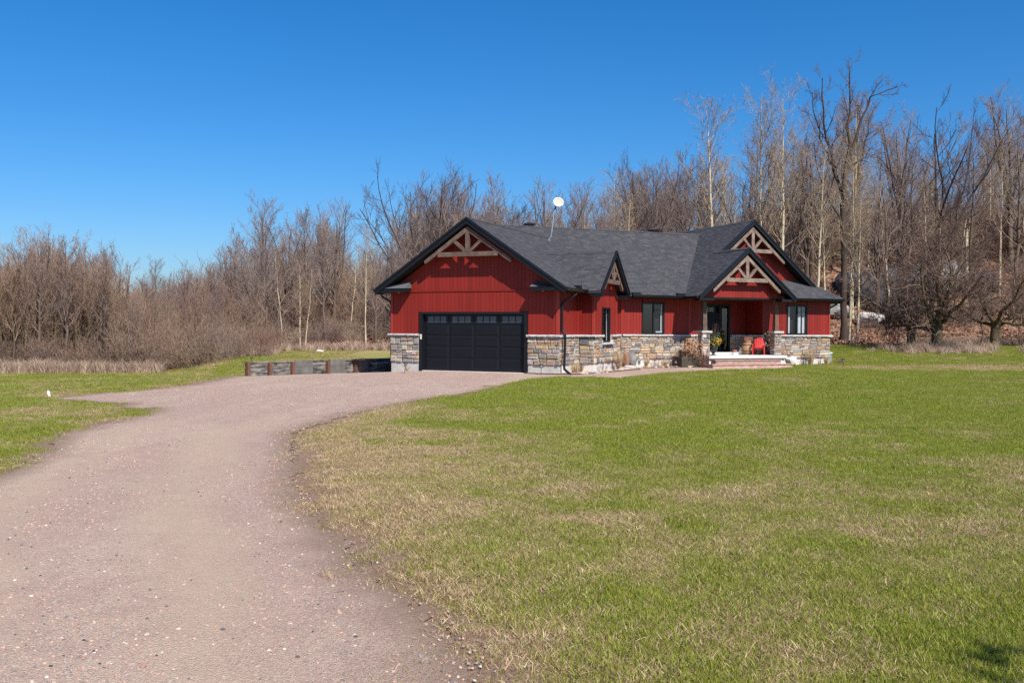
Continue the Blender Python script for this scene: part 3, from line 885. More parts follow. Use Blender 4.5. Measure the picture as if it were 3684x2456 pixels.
# --- front door in the porch recess
b = MB(RB)
b.box(5.66, 5.78, -0.03, 0.06, 0.7, 3.26); b.box(7.34, 7.46, -0.03, 0.06, 0.7, 3.26); b.box(5.78, 7.34, -0.03, 0.06, 3.16, 3.26)
b.box(6.76, 6.88, -0.02, 0.06, 0.7, 3.16)
b.box(5.68, 7.44, 0.16, 0.20, 0.6, 3.24)
door = b.build('front_door', mBLACK, house)
b = MB(RB); b.box(5.79, 6.75, 0.01, 0.06, 0.72, 2.80)
for (p, q, r, s) in ((5.95, 6.58, 1.95, 2.55), (5.95, 6.22, 0.90, 1.75), (6.32, 6.58, 0.90, 1.75)):
    b.box(p, q, -0.005, 0.008, r, r + .03); b.box(p, q, -0.005, 0.008, s - .03, s); b.box(p, p + .03, -0.005, 0.008, r + .03, s - .03); b.box(q - .03, q, -0.005, 0.008, r + .03, s - .03)
b.build('door_leaf', mDOORBLK, door)
for k in range(3):
    b = MB(RB); b.add([(5.86 + k * .29, .02, 2.86), (6.11 + k * .29, .02, 2.86), (6.11 + k * .29, .02, 3.10), (5.86 + k * .29, .02, 3.10)], [(0, 1, 2, 3)]); b.build('pane', mGLASS, door)
b = MB(RB); b.add([(6.95, .02, .85), (7.27, .02, .85), (7.27, .02, 3.05), (6.95, .02, 3.05)], [(0, 1, 2, 3)]); b.build('pane', mGLASSD, door)
b = MB(RB); b.tube([(6.66, -0.06, 1.55), (6.66, -0.06, 1.85)], 0.014, 6); b.box(6.645, 6.675, -0.055, 0.01, 1.6, 1.62); b.box(6.645, 6.675, -0.055, 0.01, 1.78, 1.80); b.build('handle', mGREYMETAL, door)
b = MB(RB); b.box(5.5, 7.75, -0.42, 0.0, 0.602, 0.70); b.build('threshold_step', mDECK, house)

# --- porch deck and steps
b = MB(M_); b.box(3.92, 8.62, -1.99, 1.39, 0.47, 0.60); b.build('porch_deck', mDECK, house)
b = MB(M_); b.box(4.0, 8.5, -1.86, 1.38, -0.2, 0.469); b.build('porch_base', mCONCW, house)
def stair(d0, a0, a1, zt):
    b = MB(M_)
    b.box(a0, a1, d0 - .06, d0 + .26, zt - .045, zt); t = b.build('step_tread', mSTEP, house)
    b = MB(M_)
    b.box(a0 + .06, a1 - .06, d0 - .02, d0 + .02, zt - .20, zt - .047)
    b.box(a0 + .04, a0 + .08, d0 - .02, -1.87, zt - .2, zt - .048); b.box(a1 - .08, a1 - .04, d0 - .02, -1.87, zt - .2, zt - .048)
    b.build('step_riser', mSTEP, house)
stair(-2.18, 4.12, 8.10, 0.40)
stair(-2.50, 3.74, 8.58, 0.20)

# --- garage door
dz0, dz1 = 0.03, 2.50
b = MB(G_)
b.box(-6.56, -6.40, -0.03, 0.2, 0.0, 2.60); b.box(-1.54, -1.38, -0.03, 0.2, 0.0, 2.60); b.box(-6.40, -1.54, -0.028, 0.2, 2.50, 2.60)
b.build('garage_door_frame', mBLACK, house)
b = MB(G_); b.box(-6.40, -1.54, 0.17, 0.22, dz0, dz1)
gd = b.build('garage_door', mDOORBLK, house)
cols = np.linspace(-6.37, -1.57, 5)
rows = [0.06, 0.58, 1.07, 1.56, 2.05]
panel = newmesh('panel', [(0, 0, 0), (1, 0, 0), (1, 0, 1), (0, 0, 1), (0.025, -0.6, 0.05), (0.975, -0.6, 0.05), (0.975, -0.6, 0.95), (0.025, -0.6, 0.95), (0.06, -1, 0.11), (0.94, -1, 0.11), (0.94, -1, 0.89), (0.06, -1, 0.89)],
                [(4, 5, 1, 0), (5, 6, 2, 1), (6, 7, 3, 2), (7, 4, 0, 3), (8, 9, 5, 4), (9, 10, 6, 5), (10, 11, 7, 6), (11, 8, 4, 7), (8, 11, 10, 9)][:8] + [(8, 9, 10, 11)], mDOORBLK)
for i in range(4):
    for j in range(4):
        o = link('panel', panel, gd)
        o.location = G_.pt(cols[i] + .035, 0.168, rows[j] + .03); o.rotation_euler = (0, 0, G_.ang)
        o.scale = (cols[i + 1] - cols[i] - .07, 0.02, rows[j + 1] - rows[j] - .05)
    # window row: frame bars and three panes
    b = MB(G_); p, q = cols[i] + .13, cols[i + 1] - .13
    b.box(cols[i] + .03, cols[i + 1] - .03, 0.150, 0.169, 2.07, 2.15); b.box(cols[i] + .03, cols[i + 1] - .03, 0.150, 0.169, 2.41, 2.48)
    w = (q - p) / 3
    for k in range(4):
        x = p + k * w
        b.box(x - (.10 if k == 0 else .02), x + (.10 if k == 3 else .02), 0.151, 0.1685, 2.15, 2.41)
    wf = b.build('window_frame', mBLACK, gd)
    for k in range(3):
        g = MB(G_); g.add([(p + k * w + .02, .16, 2.15), (p + (k + 1) * w - .02, .16, 2.15), (p + (k + 1) * w - .02, .16, 2.41), (p + k * w + .02, .16, 2.41)], [(0, 1, 2, 3)])
        g.build('pane', mGLASSG, gd)
b = MB(G_); b.box(-6.50, -6.43, -0.065, -0.031, 1.40, 1.62); b.build('keypad', mBEIGE, house)
b = MB(G_); b.box(-6.4, -1.54, -0.05, 0.165, -0.1, 0.028); b.build('garage_sill', mCONCW, house)

# --- roofs ---------------------------------------------------------------
PITCH = 0.667
def gR(a, d): return 6.60 - PITCH * (a + 4)
def gL(a, d): return 6.60 + PITCH * (a + 4)
def mF(a, d): return 3.62 + PITCH * (0.6 + d)
RIDGE_D = (7.38 - 3.62) / PITCH - 0.6
def mBk(a, d): return 7.38 - PITCH * (d - RIDGE_D)
def bL(a, d): return 7.77 - 0.85 * (8.27 - a)
def bR(a, d): return 7.77 - 0.85 * (a - 8.27)
def pR(a, d): return 6.03 - 0.85 * (a - 6.2)
def sk(a, d): return 3.62 + 0.63 * (0.6 + d)
def dN(a, d): return 5.40 - 0.86 * (4.22 - a)        # dormer in S frame: near slope
def dFa(a, d): return 5.40 - 0.86 * (a - 4.22)
def P3(fn, pts): return [(a, d, fn(a, d)) for a, d in pts]
slopes = [
    (G_, gR, [(-4, -.56), (0.5, -.56), (0.5, 13.0), (-4, 13.0)]),
    (G_, gL, [(-8.5, -.56), (-4, -.56), (-4, 13.0), (-8.5, 13.0)]),
    (M_, mF, [(-4.6, -.6), (8.2, -.6), (8.2, RIDGE_D), (-4.6, RIDGE_D)]),
    (M_, mBk, [(-4.6, RIDGE_D), (12.0, RIDGE_D), (12.0, RIDGE_D + 5.4), (-4.6, RIDGE_D + 5.4)]),
    (M_, bL, [(3.31, -2.0), (6.2, -2.0), (6.2, 0.45), (8.27, 0.45), (8.27, 9.4), (3.31, 9.4)]),
    (M_, bR, [(8.27, 0.45), (12.30, 0.45), (13.35, -.6), (13.35, 9.4), (8.27, 9.4)]),
    (M_, pR, [(6.2, -2.0), (9.1, -2.0), (9.1, 1.05), (6.2, 1.05)]),
    (M_, sk, [(8.6, -.6), (13.34, -.6), (11.98, 1.02), (8.6, 1.02)]),
    (S_, dN, [(2.07, -1.15), (4.22, -1.15), (4.22, 2.6), (2.07, 2.6)]),
    (S_, dFa, [(4.22, -1.15), (6.37, -1.15), (6.37, 2.6), (4.22, 2.6)]),
]
b = MB()
for fr, fn, pts in slopes:
    b.fr = fr; b.slab(P3(fn, pts), 0.10)
roof = b.build('roof', mROOFDECK, house)

def conv(fr_from, fr_to, a, d):
    x, y, _ = fr_from.pt(a, d, 0); dx, dy = x - fr_to.x, y - fr_to.y
    return dx * fr_to.c + dy * fr_to.s, -dx * fr_to.s + dy * fr_to.c
def cover(i, fr, a, d, z):
    """is the point under another roof plane?"""
    for j, (f2, fn2, pts2) in enumerate(slopes):
        if j == i: continue
        A, D = (a, d) if f2 is fr else conv(fr, f2, a, d)
        if inpoly(np.array([A]), np.array([D]), pts2)[0] and fn2(A, D) > z + 0.03: return True
    return False
# shingle courses
shr = random.Random(21)
SCOL = [(0.055, 0.0545, 0.060), (0.049, 0.049, 0.0545), (0.062, 0.0595, 0.063), (0.044, 0.0445, 0.050), (0.071, 0.067, 0.069), (0.056, 0.052, 0.055), (0.050, 0.0505, 0.057)]
jm = MB(); tiles = []
for si in (0, 2, 4, 7, 8, 6):
    fr, fn, pts = slopes[si]
    # gradient direction: up-slope in plan
    a0, d0 = pts[0]
    ga = fn(a0 + 1, d0) - fn(a0, d0); gd_ = fn(a0, d0 + 1) - fn(a0, d0)
    gl_ = math.hypot(ga, gd_); ua, ud = ga / gl_, gd_ / gl_           # plan unit, up-slope
    ea, ed = ud, -ua                                                     # along the eave
    sl = math.hypot(1, gl_)
    exp_ = 0.145 / sl                                                    # plan exposure
    if si == 2: exp_ *= 1.0
    us = [a * ua + d * ud for a, d in pts]; u = min(us) - 0.02
    umax = max(us)
    while u < umax - 0.02:
        um = u + exp_ * 0.5
        xs = []
        n = len(pts)
        for i in range(n):
            (a1, d1), (a2, d2) = pts[i], pts[(i + 1) % n]
            u1, u2 = a1 * ua + d1 * ud, a2 * ua + d2 * ud
            if (u1 > um) != (u2 > um):
                t = (um - u1) / (u2 - u1); a, d = a1 + (a2 - a1) * t, d1 + (d2 - d1) * t
                xs.append(a * ea + d * ed)
        xs.sort()
        for k in range(0, len(xs) - 1, 2):
            x = xs[k] - shr.uniform(0, 0.25); 
            while x < xs[k + 1]:
                w = shr.choice([0.16, 0.22, 0.30, 0.36]); x0, x1 = max(x, xs[k]), min(x + w, xs[k + 1])
                x += w
                if x1 - x0 < 0.03: continue
                cx = (x0 + x1) / 2
                ca, cd = ea * cx + ua * um, ed * cx + ud * um
                if cover(si, fr, ca, cd, fn(ca, cd)): continue
                th = shr.choice([0.012, 0.016, 0.022])
                def q(xx, uu, h):
                    a, d = ea * xx + ua * uu, ed * xx + ud * uu
                    return (a, d, fn(a, d) + h)
                g = 0.004
                vs = [q(x0 + g, u, th), q(x1 - g, u, th), q(x1 - g, u + exp_ * 1.15, 0.004), q(x0 + g, u + exp_ * 1.15, 0.004), q(x0 + g, u, 0.0), q(x1 - g, u, 0.0)]
                fs = [(0, 1, 2, 3), (4, 5, 1, 0), (4, 0, 3), (5, 2, 1)]
                c = shr.choice(SCOL); kk = shr.uniform(0.85, 1.15); c = tuple(z * kk for z in c)
                X = fr.pt(ca, cd, 0)
                tiles.append((si != 8, (X[0] + X0) ** 2 * 0.2 + (X[1] + Y0) ** 2, fr, vs, fs, c))
        u += exp_
tiles.sort(key=lambda t: (t[0], t[1]))
for i, (_, _, fr, vs, fs, c) in enumerate(tiles):
    if i < 300:
        m = MB(fr); m.add(vs, fs); o = m.build('shingle', mSHINGO, roof); o.color = (*c, 1)
    else:
        jm.fr = fr; jm.t = c; jm.add(vs, fs)
# ridge caps join the same mass
def caps(fr, p, q, pit):
    n = int((Vector(q) - Vector(p)).length / 0.2)
    for i in range(n):
        t0, t1 = i / n, (i + 1.25) / n
        A = Vector(p).lerp(Vector(q), t0); Bq = Vector(p).lerp(Vector(q), min(t1, 1))
        dr = (Bq - A).normalized(); sd = Vector((dr.y, -dr.x, 0)).normalized()
        c = shr.choice(SCOL); jm.t = c; jm.fr = fr
        vs = []
        for P, h in ((A, .034), (Bq, .022)):
            vs += [tuple(P + sd * 0.13 + Vector((0, 0, h - 0.13 * pit))), tuple(P + Vector((0, 0, h))), tuple(P - sd * 0.13 + Vector((0, 0, h - 0.13 * pit)))]
        jm.add(vs, [(0, 1, 4, 3), (1, 2, 5, 4), (2, 1, 0)])
caps(G_, (-4, -.55, 6.6), (-4, 9, 6.6), PITCH); caps(M_, (-4.5, RIDGE_D, 7.38), (8.2, RIDGE_D, 7.38), PITCH); caps(M_, (8.27, 0.46, 7.77), (8.27, 8, 7.77), .85)
caps(M_, (6.2, -1.98, 6.03), (6.2, 1.0, 6.03), .85); caps(S_, (4.22, -1.13, 5.40), (4.22, 2.2, 5.40), .86); caps(M_, (11.99, 1.0, 4.63), (13.33, -.58, 3.64), .5)
o = jm.build('shingles', mSHINGT if False else mSHING, house, tint=True); tag(o, kind='stuff')
print('shingles', len(tiles))

# fascia boards along the rakes (two steps), soffits, gutters
def rake(fr, p, q, h=0.26, th=0.05, dd=0.0):
    """p,q (a,d,z) along the roof edge; board hangs down from the roof surface at d"""
    (a0, d0, z0), (a1, d1, z1) = p, q
    b = MB(fr)
    b.prism([(a0, z0 - h), (a1, z1 - h), (a1, z1 - .075), (a0, z0 - .075)] if a1 > a0 else [(a1, z1 - h), (a0, z0 - h), (a0, z0 - .075), (a1, z1 - .075)], d0 - 0.002, d0 + th)
    b.prism([(a0, z0 - .078), (a1, z1 - .078), (a1, z1 + .028), (a0, z0 + .028)] if a1 > a0 else [(a1, z1 - .078), (a0, z0 - .078), (a0, z0 + .028), (a1, z1 + .028)], d0 - 0.035, d0 + th)
    b.build('fascia', mBLACK, roof)
rake(G_, (-8.5, -.6, gL(-8.5, 0)), (-4, -.6, 6.6)); rake(G_, (-4, -.6, 6.6), (0.5, -.6, gR(0.5, 0)))
rake(M_, (3.31, -2.04, bL(3.31, 0)), (6.2, -2.04, 6.03)); rake(M_, (6.2, -2.04, 6.03), (9.1, -2.04, pR(9.1, 0)))
rake(M_, (6.15, 0.41, bL(6.15, 0)), (8.27, 0.41, 7.77)); rake(M_, (8.27, 0.41, 7.77), (12.32, 0.41, bR(12.32, 0)))
rake(S_, (2.07, -1.19, dN(2.07, 0)), (4.22, -1.19, 5.40)); rake(S_, (4.22, -1.19, 5.40), (6.37, -1.19, dFa(6.37, 0)))
# sloped rake soffits and level eave soffits
b = MB(G_)
for s in (1, -1):
    b.slab([(-4 + s * e, d, 6.6 - PITCH * e - 0.24) for e, d in ((0, -.55), (4.45, -.55), (4.45, 0.04), (0, 0.04))][::s], 0.02)
b.box(0.04, 0.5, -0.55, 9, 3.44, 3.47); b.box(-8.5, -8.04, -0.55, 12, 3.44, 3.47)
b.fr = M_
for cx, cz, e1, d0, d1 in ((6.2, 6.03, 2.85, -1.99, -1.46), (8.27, 7.77, 4.0, 0.46, 1.04)):
    for s in (1, -1):
        b.slab([(cx + s * e, d, cz - 0.85 * e - 0.25) for e, d in ((0, d0), (e1, d0), (e1, d1), (0, d1))][::s], 0.02)
b.fr = S_
for s in (1, -1):
    b.slab([(4.22 + s * e, d, 5.40 - 0.86 * e - 0.25) for e, d in ((0, -1.14), (2.1, -1.14), (2.1, -0.66), (0, -0.66))][::s], 0.02)
b.fr = M_
b.box(0.3, 4.7, -0.58, 0.04, 3.442, 3.47); b.box(3.35, 8.53, -1.45, 1.39, 3.44, 3.468); b.box(8.53, 13.3, -0.58, 0.04, 3.441, 3.469)
b.build('soffit', mSOFFIT, house)
# box returns at the garage eaves and porch eaves, with little shingled tops
for fr, a0, a1, inn in ((G_, -8.5, -6.99, 1), (G_, -1.06, 0.5, 0)):
    b = MB(fr); b.box(a0, a1, -0.55, 0.04, 3.46, 3.63)
    b.build('eave_return', mBLACK, roof)
    b = MB(fr)
    A0, A1 = a0 - .02, a1 + .02
    if inn: v = [(A0, -.58, 3.632), (A1, -.58, 3.632), (A1, 0.02, 3.66), (A1 - .05, 0.02, 3.98), (A0, 0.02, 3.55)]
    else: v = [(A0, -.58, 3.632), (A1, -.58, 3.632), (A1, 0.02, 3.52), (A0 + .05, 0.02, 3.90), (A0, 0.02, 3.66)]
    if inn: b.add(v, [(0, 1, 3, 4), (1, 2, 3)])
    else: b.add(v, [(0, 1, 2, 3), (0, 3, 4)])
    b.t = (0.10, 0.10, 0.105); b.T = [b.t] * len(b.V)
    b.build('return_shingles', mSHING, roof, tint=True)
    b = MB(fr); c = (a0 + a1) / 2 + (0.3 if inn else -.3)
    b.lathe([(0.05, 3.448), (0.05, 3.459)], (c, -.3), 10); b.build('soffit_light', mWHITE, house)
for a0, a1 in ((3.31, 4.2), (8.25, 9.1)):
    b = MB(M_); b.box(a0 + .02, a1, -1.99, -1.46, 3.35, 3.47); b.build('eave_return', mBLACK, roof)
for a0, a1 in ((2.07, 2.6), (5.85, 6.37)):
    b = MB(S_); b.box(a0 + .02, a1 - .02, -1.14, -0.66, 3.30, 3.47); b.build('eave_return', mBLACK, roof)
def gutter(fr, p, q, out):
    """K-style gutter from p to q (a,d,z top); out = (da,dd) outward"""
    b = MB(fr)
    (a0, d0, z0), (a1, d1, z1) = p, q
    oa, od = out
    prof = [(0, 0), (0.12, 0), (0.12, -.03), (0.085, -.09), (0.07, -.125), (0, -.125)]
    v = []
    for a, d, z in (p, q):
        v += [(a + oa * x, d + od * x, z + y) for x, y in prof]
    n = len(prof)
    f = [tuple(range(n)), tuple(range(2 * n - 1, n - 1, -1))] + [(i, n + i, n + (i + 1) % n, (i + 1) % n) for i in range(n)]
    b.add(v, f)
    return b.build('gutter', mBLACK, roof)
gutter(G_, (0.5, -.58, 3.59), (0.5, 2.06, 3.59), (1, 0)); gutter(G_, (0.5, 6.4, 3.59), (0.5, 8.3, 3.59), (1, 0)); gutter(G_, (-8.5, 12, 3.59), (-8.5, -.58, 3.59), (-1, 0))
gutter(M_, (0.35, -.6, 3.60), (3.25, -.6, 3.60), (0, -1)); gutter(M_, (3.31, -.55, 3.565), (3.31, -1.96, 3.565), (-1, 0)); gutter(M_, (9.15, -.6, 3.60), (13.42, -.6, 3.60), (0, -1)); gutter(M_, (13.34, -.5, 3.58), (13.34, 9, 3.58), (1, 0))
# clips / end boxes that show as small dark blocks on the shingle edge
for fr, a, d in ((G_, 0.42, 1.0), (M_, 0.55, -.55), (M_, 3.1, -.55)):
    b = MB(fr); b.box(a - .22, a + .22, d - .18, d + .1, 3.55, 3.72); b.build('diverter', mBLACK, roof)
# downspouts
b = MB(S_)
b.tube([(0.75, -0.56, 3.50), (0.75, -0.50, 3.36), (0.30, -0.12, 3.02), (0.16, -0.09, 2.9), (0.16, -0.09, 1.92), (0.17, -0.09, 1.82), (0.20, -0.22, 1.62), (0.20, -0.22, 1.5), (0.17, -0.20, 0.35), (0.14, -0.22, 0.22), (-0.05, -0.50, 0.05), (-0.10, -0.62, 0.0)], 0.055, 8)
b.build('downspout', mBLACK, house)
b = MB(G_)
b.tube([(-8.35, -0.35, 3.5), (-8.34, -0.25, 3.28), (-8.1, 0.05, 3.08), (-8.06, 0.1, 2.9), (-8.06, 0.1, 0.5)], 0.05, 8); b.build('downspout', mBLACK, house)
b = MB(M_)
b.tube([(13.35, -0.2, 3.5), (13.35, -0.1, 3.33), (13.12, 0.12, 3.15), (13.05, 0.16, 3.0), (13.05, 0.16, 0.3)], 0.05, 8); b.build('downspout', mBLACK, house)

# --- timber trusses in the gables
def truss(fr, cx, apex, pitch, half, zc, d0, d1, mat, st=0.85):
    """rafters under the rake, tie beam, king post, two struts - each a timber of its own"""
    dm = (d0 + d1) / 2; th = d1 - d0
    w = 0.175
    par = None
    for s in (-1, 1):
        b = MB(fr)
        p = [(cx, apex), (cx, apex - w * 1.25), (cx + s * (half - .12), apex - w * 1.25 - pitch * (half - .12)), (cx + s * half, apex - w * 1.1 - pitch * half), (cx + s * (half + .02), apex - pitch * half - 0.06), ]
        if s > 0: p = p[::1]
        else: p = p[::-1]
        b.prism(p, d0 + (0.004 if s > 0 else 0), d1)
        o = b.build('truss_rafter', mat, house)
    e = (apex - w * 1.2 - zc - 0.19) / pitch + 0.1
    b = MB(fr); b.box(cx - e, cx + e, d0 + .01, d1 - .01, zc, zc + 0.195); b.build('truss_tie_beam', mat, house)
    b = MB(fr); b.box(cx - .09, cx + .09, d0 + .006, d1 - .006, zc + 0.197, apex - w * 1.1); b.build('truss_king_post', mat, house)
    for s in (-1, 1):
        x1 = st * e * 0.52
        b = MB(fr); b.bar((cx + s * .11, dm, zc + 0.22), (cx + s * x1, dm, apex - w * 1.25 - pitch * x1 + .02), th * 0.8, 0.13, up=(fr.c, fr.s, 0)); b.build('truss_strut', mat, house)
truss(G_, -4.0, 6.24, PITCH, 2.05, 4.96, -0.50, -0.36, mTIMBER)
truss(M_, 6.2, 5.66, 0.85, 2.0, 4.30, -1.93, -1.80, mTIMBERG)
truss(M_, 8.27, 7.40, 0.85, 2.05, 6.03, 0.50, 0.63, mTIMBERG)
truss(S_, 4.22, 5.0, 0.86, 1.36, 3.92, -1.09, -0.97, mTIMBER)

# --- roof vents and the dish
for a in (-2.75, 4.94):
    b = MB(M_); z = 7.36
    b.box(a - .20, a + .20, RIDGE_D + .02, RIDGE_D + .42, z - .3, z + .10); b.box(a - .27, a + .27, RIDGE_D - .05, RIDGE_D + .5, z + .10, z + .14); b.box(a - .25, a + .25, RIDGE_D - .03, RIDGE_D + .48, z + .16, z + .20)
    b.box(a - .21, a + .21, RIDGE_D, RIDGE_D + .44, z + .14, z + .16)
    b.build('roof_vent', mBLACK, roof)

# ------------------------------------------------------------------ dish on the roof
bx, by, bz = 1.82, 48.53, 6.44
dish = empty('satellite_dish', (bx, by, bz))
tag(dish, 'cream round satellite dish on a bent pole above the black shingle roof', 'satellite dish')
b = MB(); b.tube([(0, 0, -.05), (0.14, 0, 0.16), (0.18, 0, 0.4), (0.30, 0.05, 1.52)], 0.028, 8); b.tube([(0.0, -.02, 0), (0.0, -.14, 0.0)], 0.03, 6); b.build('mast', mGREYMETAL, dish)
b = MB(); b.box(-.10, .10, -.12, .12, -.075, -.02); b.build('mounting_foot', mGREYMETAL, dish)
tilt = Matrix.Translation((0.51, 0.02, 1.93)) @ Matrix.Rotation(R(8), 4, 'Z') @ Matrix.Rotation(R(-22), 4, 'X')
V, F = [], []
k, rings = 32, 6
for side in (0, 1):
    for i in range(rings + 1):
        r = 0.275 * i / rings
        for j in range(k):
            a = 2 * math.pi * j / k
            V.append(tilt @ Vector((r * math.cos(a), -0.9 * r * r + 0.05 + side * 0.012, r * math.sin(a))))
off = (rings + 1) * k
for i in range(rings):
    for j in range(k):
        j2 = (j + 1) % k
        q = (i * k + j, i * k + j2, (i + 1) * k + j2, (i + 1) * k + j); F.append(q); F.append(tuple(x + off for x in q[::-1]))
for j in range(k):
    j2 = (j + 1) % k; F.append((rings * k + j, rings * k + j2, off + rings * k + j2, off + rings * k + j))
mb = MB(); mb.raw(V, F); mb.build('reflector', mDISH, dish, smooth=True)
b = MB(); b.tube([(0.30, 0.05, 1.50), (0.36, 0.09, 1.64), (0.50, 0.09, 1.90)], 0.03, 6); b.build('dish_bracket', mBLACK, dish)

# ------------------------------------------------------------------ retaining wall
RWang = math.atan2(RW_D[1], RW_D[0])
rw = empty('retaining_wall', (RW_A[0], RW_A[1], -0.38))
tag(rw, 'low weathered timber retaining wall with brown posts left of the garage', 'retaining wall')
RF = Fr(0, 0, RWang)
LRW = 10.4
rr = random.Random(5)
zs = [-.06, .20, .385, .57, .735]
xs = [0.12, 1.62, 3.0, 4.55, 6.05, 7.3, LRW]
for i in range(6):
    for j in range(4):
        b = MB(RF); b.box(xs[i] + rr.uniform(-.01, .01) - .09, xs[i + 1] - .1, 0.0 + rr.uniform(0, .02), 0.09, zs[j] + .008, zs[j + 1] - .008 + rr.uniform(-.008, .008))
        b.build('plank', mPLANKGREY, rw)
b = MB(RF); b.box(0.0, LRW, -0.03, 0.26, .745, .78); b.build('cap_board', mPLANKGREY, rw)
def rwa(px):   # distance along the wall seen at a pixel column
    k = (px - 1842.0) / 3407.0
    return (k * RW_A[1] - RW_A[0]) / (RW_D[0] - k * RW_D[1])
for px in (888, 967, 1049, 1176, 1275):
    x = float(rwa(px)); b = MB(RF); b.box(x - .07, x + .08, -0.16, -0.005, -.2, .74); b.build('post', mTIMBERB, rw)
for p0, p1, z in ((1056, 1120, .79), (1183, 1236, .80), (1283, 1320, .74)):
    p, q = float(rwa(p0)), float(rwa(p1))
    for k in range(3):
        z0, z1 = -.05 + k * (z + .05) / 3, -.05 + (k + 1) * (z + .05) / 3
        b = MB(RF); b.box(p, q, -0.12, -0.065, z0 + .004, z1 - .004); b.build('cover_board', mPANELGREY, rw)
p = RF.pt(float(rwa(1354)), -0.30, 0)
st = empty('storage_box', (RW_A[0] + p[0], RW_A[1] + p[1], -.38), RWang)
tag(st, 'grey lidded box standing in the shade between retaining wall and garage', 'box')
b = MB(); b.box(-.42, .42, -.2, .2, 0.02, .54); b.build('box_body', mPLANKGREY, st)
b = MB(); b.box(-.45, .45, -.23, .23, .54, .60); b.build('lid', mGREYMETAL, st)

# ------------------------------------------------------------------ porch things
def mpt(a, d, z): return WM.pt(a, d, z)
ch = empty('adirondack_chair', mpt(7.72, -0.85, 0.60), TM - R(42))
tag(ch, 'bright red wooden armchair with a slatted fan back on the porch', 'chair')
for i in range(5):
    t = (i - 2) / 2.0
    b = MB(); h = 0.60 - 0.09 * t * t
    x = t * 0.21
    b.bar((x * 0.85, 0.12, 0.30), (x * 1.1, 0.36, 0.30 + h), 0.095, 0.022, up=(0, 1, 0.35)); b.build('back_slat', mCHAIR, ch)
for i in range(5):
    b = MB(); y = -0.33 + i * 0.105; z = 0.40 - i * 0.028
    b.box(-.27, .27, y - .047, y + .047, z - .022, z); b.build('seat_slat', mCHAIR, ch)
for s in (-1, 1):
    b = MB(); b.box(s * .30 - .05, s * .30 + .05, -.36, .34, .56, .585); b.build('armrest', mCHAIR, ch)
    b = MB(); b.box(s * .29 - .025, s * .29 + .025, -.36, -.25, 0, .56); b.build('leg', mCHAIR, ch)
    b = MB(); b.bar((s * .25, -.30, .34), (s * .25, .42, .03), 0.025, 0.11); b.build('leg', mCHAIR, ch)
b = MB(); b.box(-.30, .30, .30, .325, .53, .60); b.build('back_rail', mCHAIR, ch)

def barrel(loc, h, r, label, n=14, cat='barrel', staves=mBARREL):
    o = empty('barrel', loc); tag(o, label, cat)
    for i in range(n):
        a0, a1 = 2 * math.pi * i / n, 2 * math.pi * (i + 0.95) / n
        V, F = [], []
        zs_ = [0, .2 * h, .5 * h, .8 * h, h]; rs = [r * .80, r * .93, r, r * .93, r * .80]
        for z, q in zip(zs_, rs):
            for rr_ in (q, q - .025):
                for a in (a0, a1): V.append((rr_ * math.cos(a), rr_ * math.sin(a), z))
        for j in range(4):
            s = j * 4
            F += [(s, s + 1, s + 5, s + 4), (s + 3, s + 2, s + 6, s + 7), (s + 1, s + 3, s + 7, s + 5), (s + 2, s, s + 4, s + 6)]
        F += [(0, 2, 3, 1), (16, 17, 19, 18)]
        b = MB(); b.add(V, F); b.build('stave', staves, o)
    for z, q in ((.1, .875), (.28, .965), (.72, .965), (.9, .875)):
        b = MB(); b.lathe([(r * q + .006, z * h - .02), (r * q + .010, z * h + .02), (r * q - .02, z * h + .02), (r * q - .02, z * h - .02)], k=24); b.build('hoop', mRUST, o)
    b = MB(); b.lathe([(r * .78, h - .06), (r * .78, h - .045)], k=20); b.build('lid', staves, o)
    return o
barrel(mpt(7.25, -0.42, 0.60), 0.72, 0.27, 'wooden barrel standing on the porch left of the red chair')
o = empty('wooden_crate', mpt(7.23, -0.41, 1.322), TM); tag(o, 'brown wooden crate sitting on top of the porch barrel', 'crate')
for i in range(2):
    b = MB(); b.box(-.27, .27, -.20, -.18, .01 + i * .11, .105 + i * .11); b.build('slat', mTIMBERB, o)
    b = MB(); b.box(-.27, .27, .18, .20, .01 + i * .11, .105 + i * .11); b.build('slat', mTIMBERB, o)
    b = MB(); b.box(-.27, -.25, -.18, .18, .01 + i * .11, .105 + i * .11); b.build('slat', mTIMBERB, o)
    b = MB(); b.box(.25, .27, -.18, .18, .01 + i * .11, .105 + i * .11); b.build('slat', mTIMBERB, o)
b = MB(); b.box(-.26, .26, -.19, .19, 0, .02); b.build('crate_base', mTIMBERB, o)
barrel(mpt(8.60, -0.30, 0.60), 0.40, 0.17, 'small wooden keg on the porch between red chair and right urn', 10, 'keg')

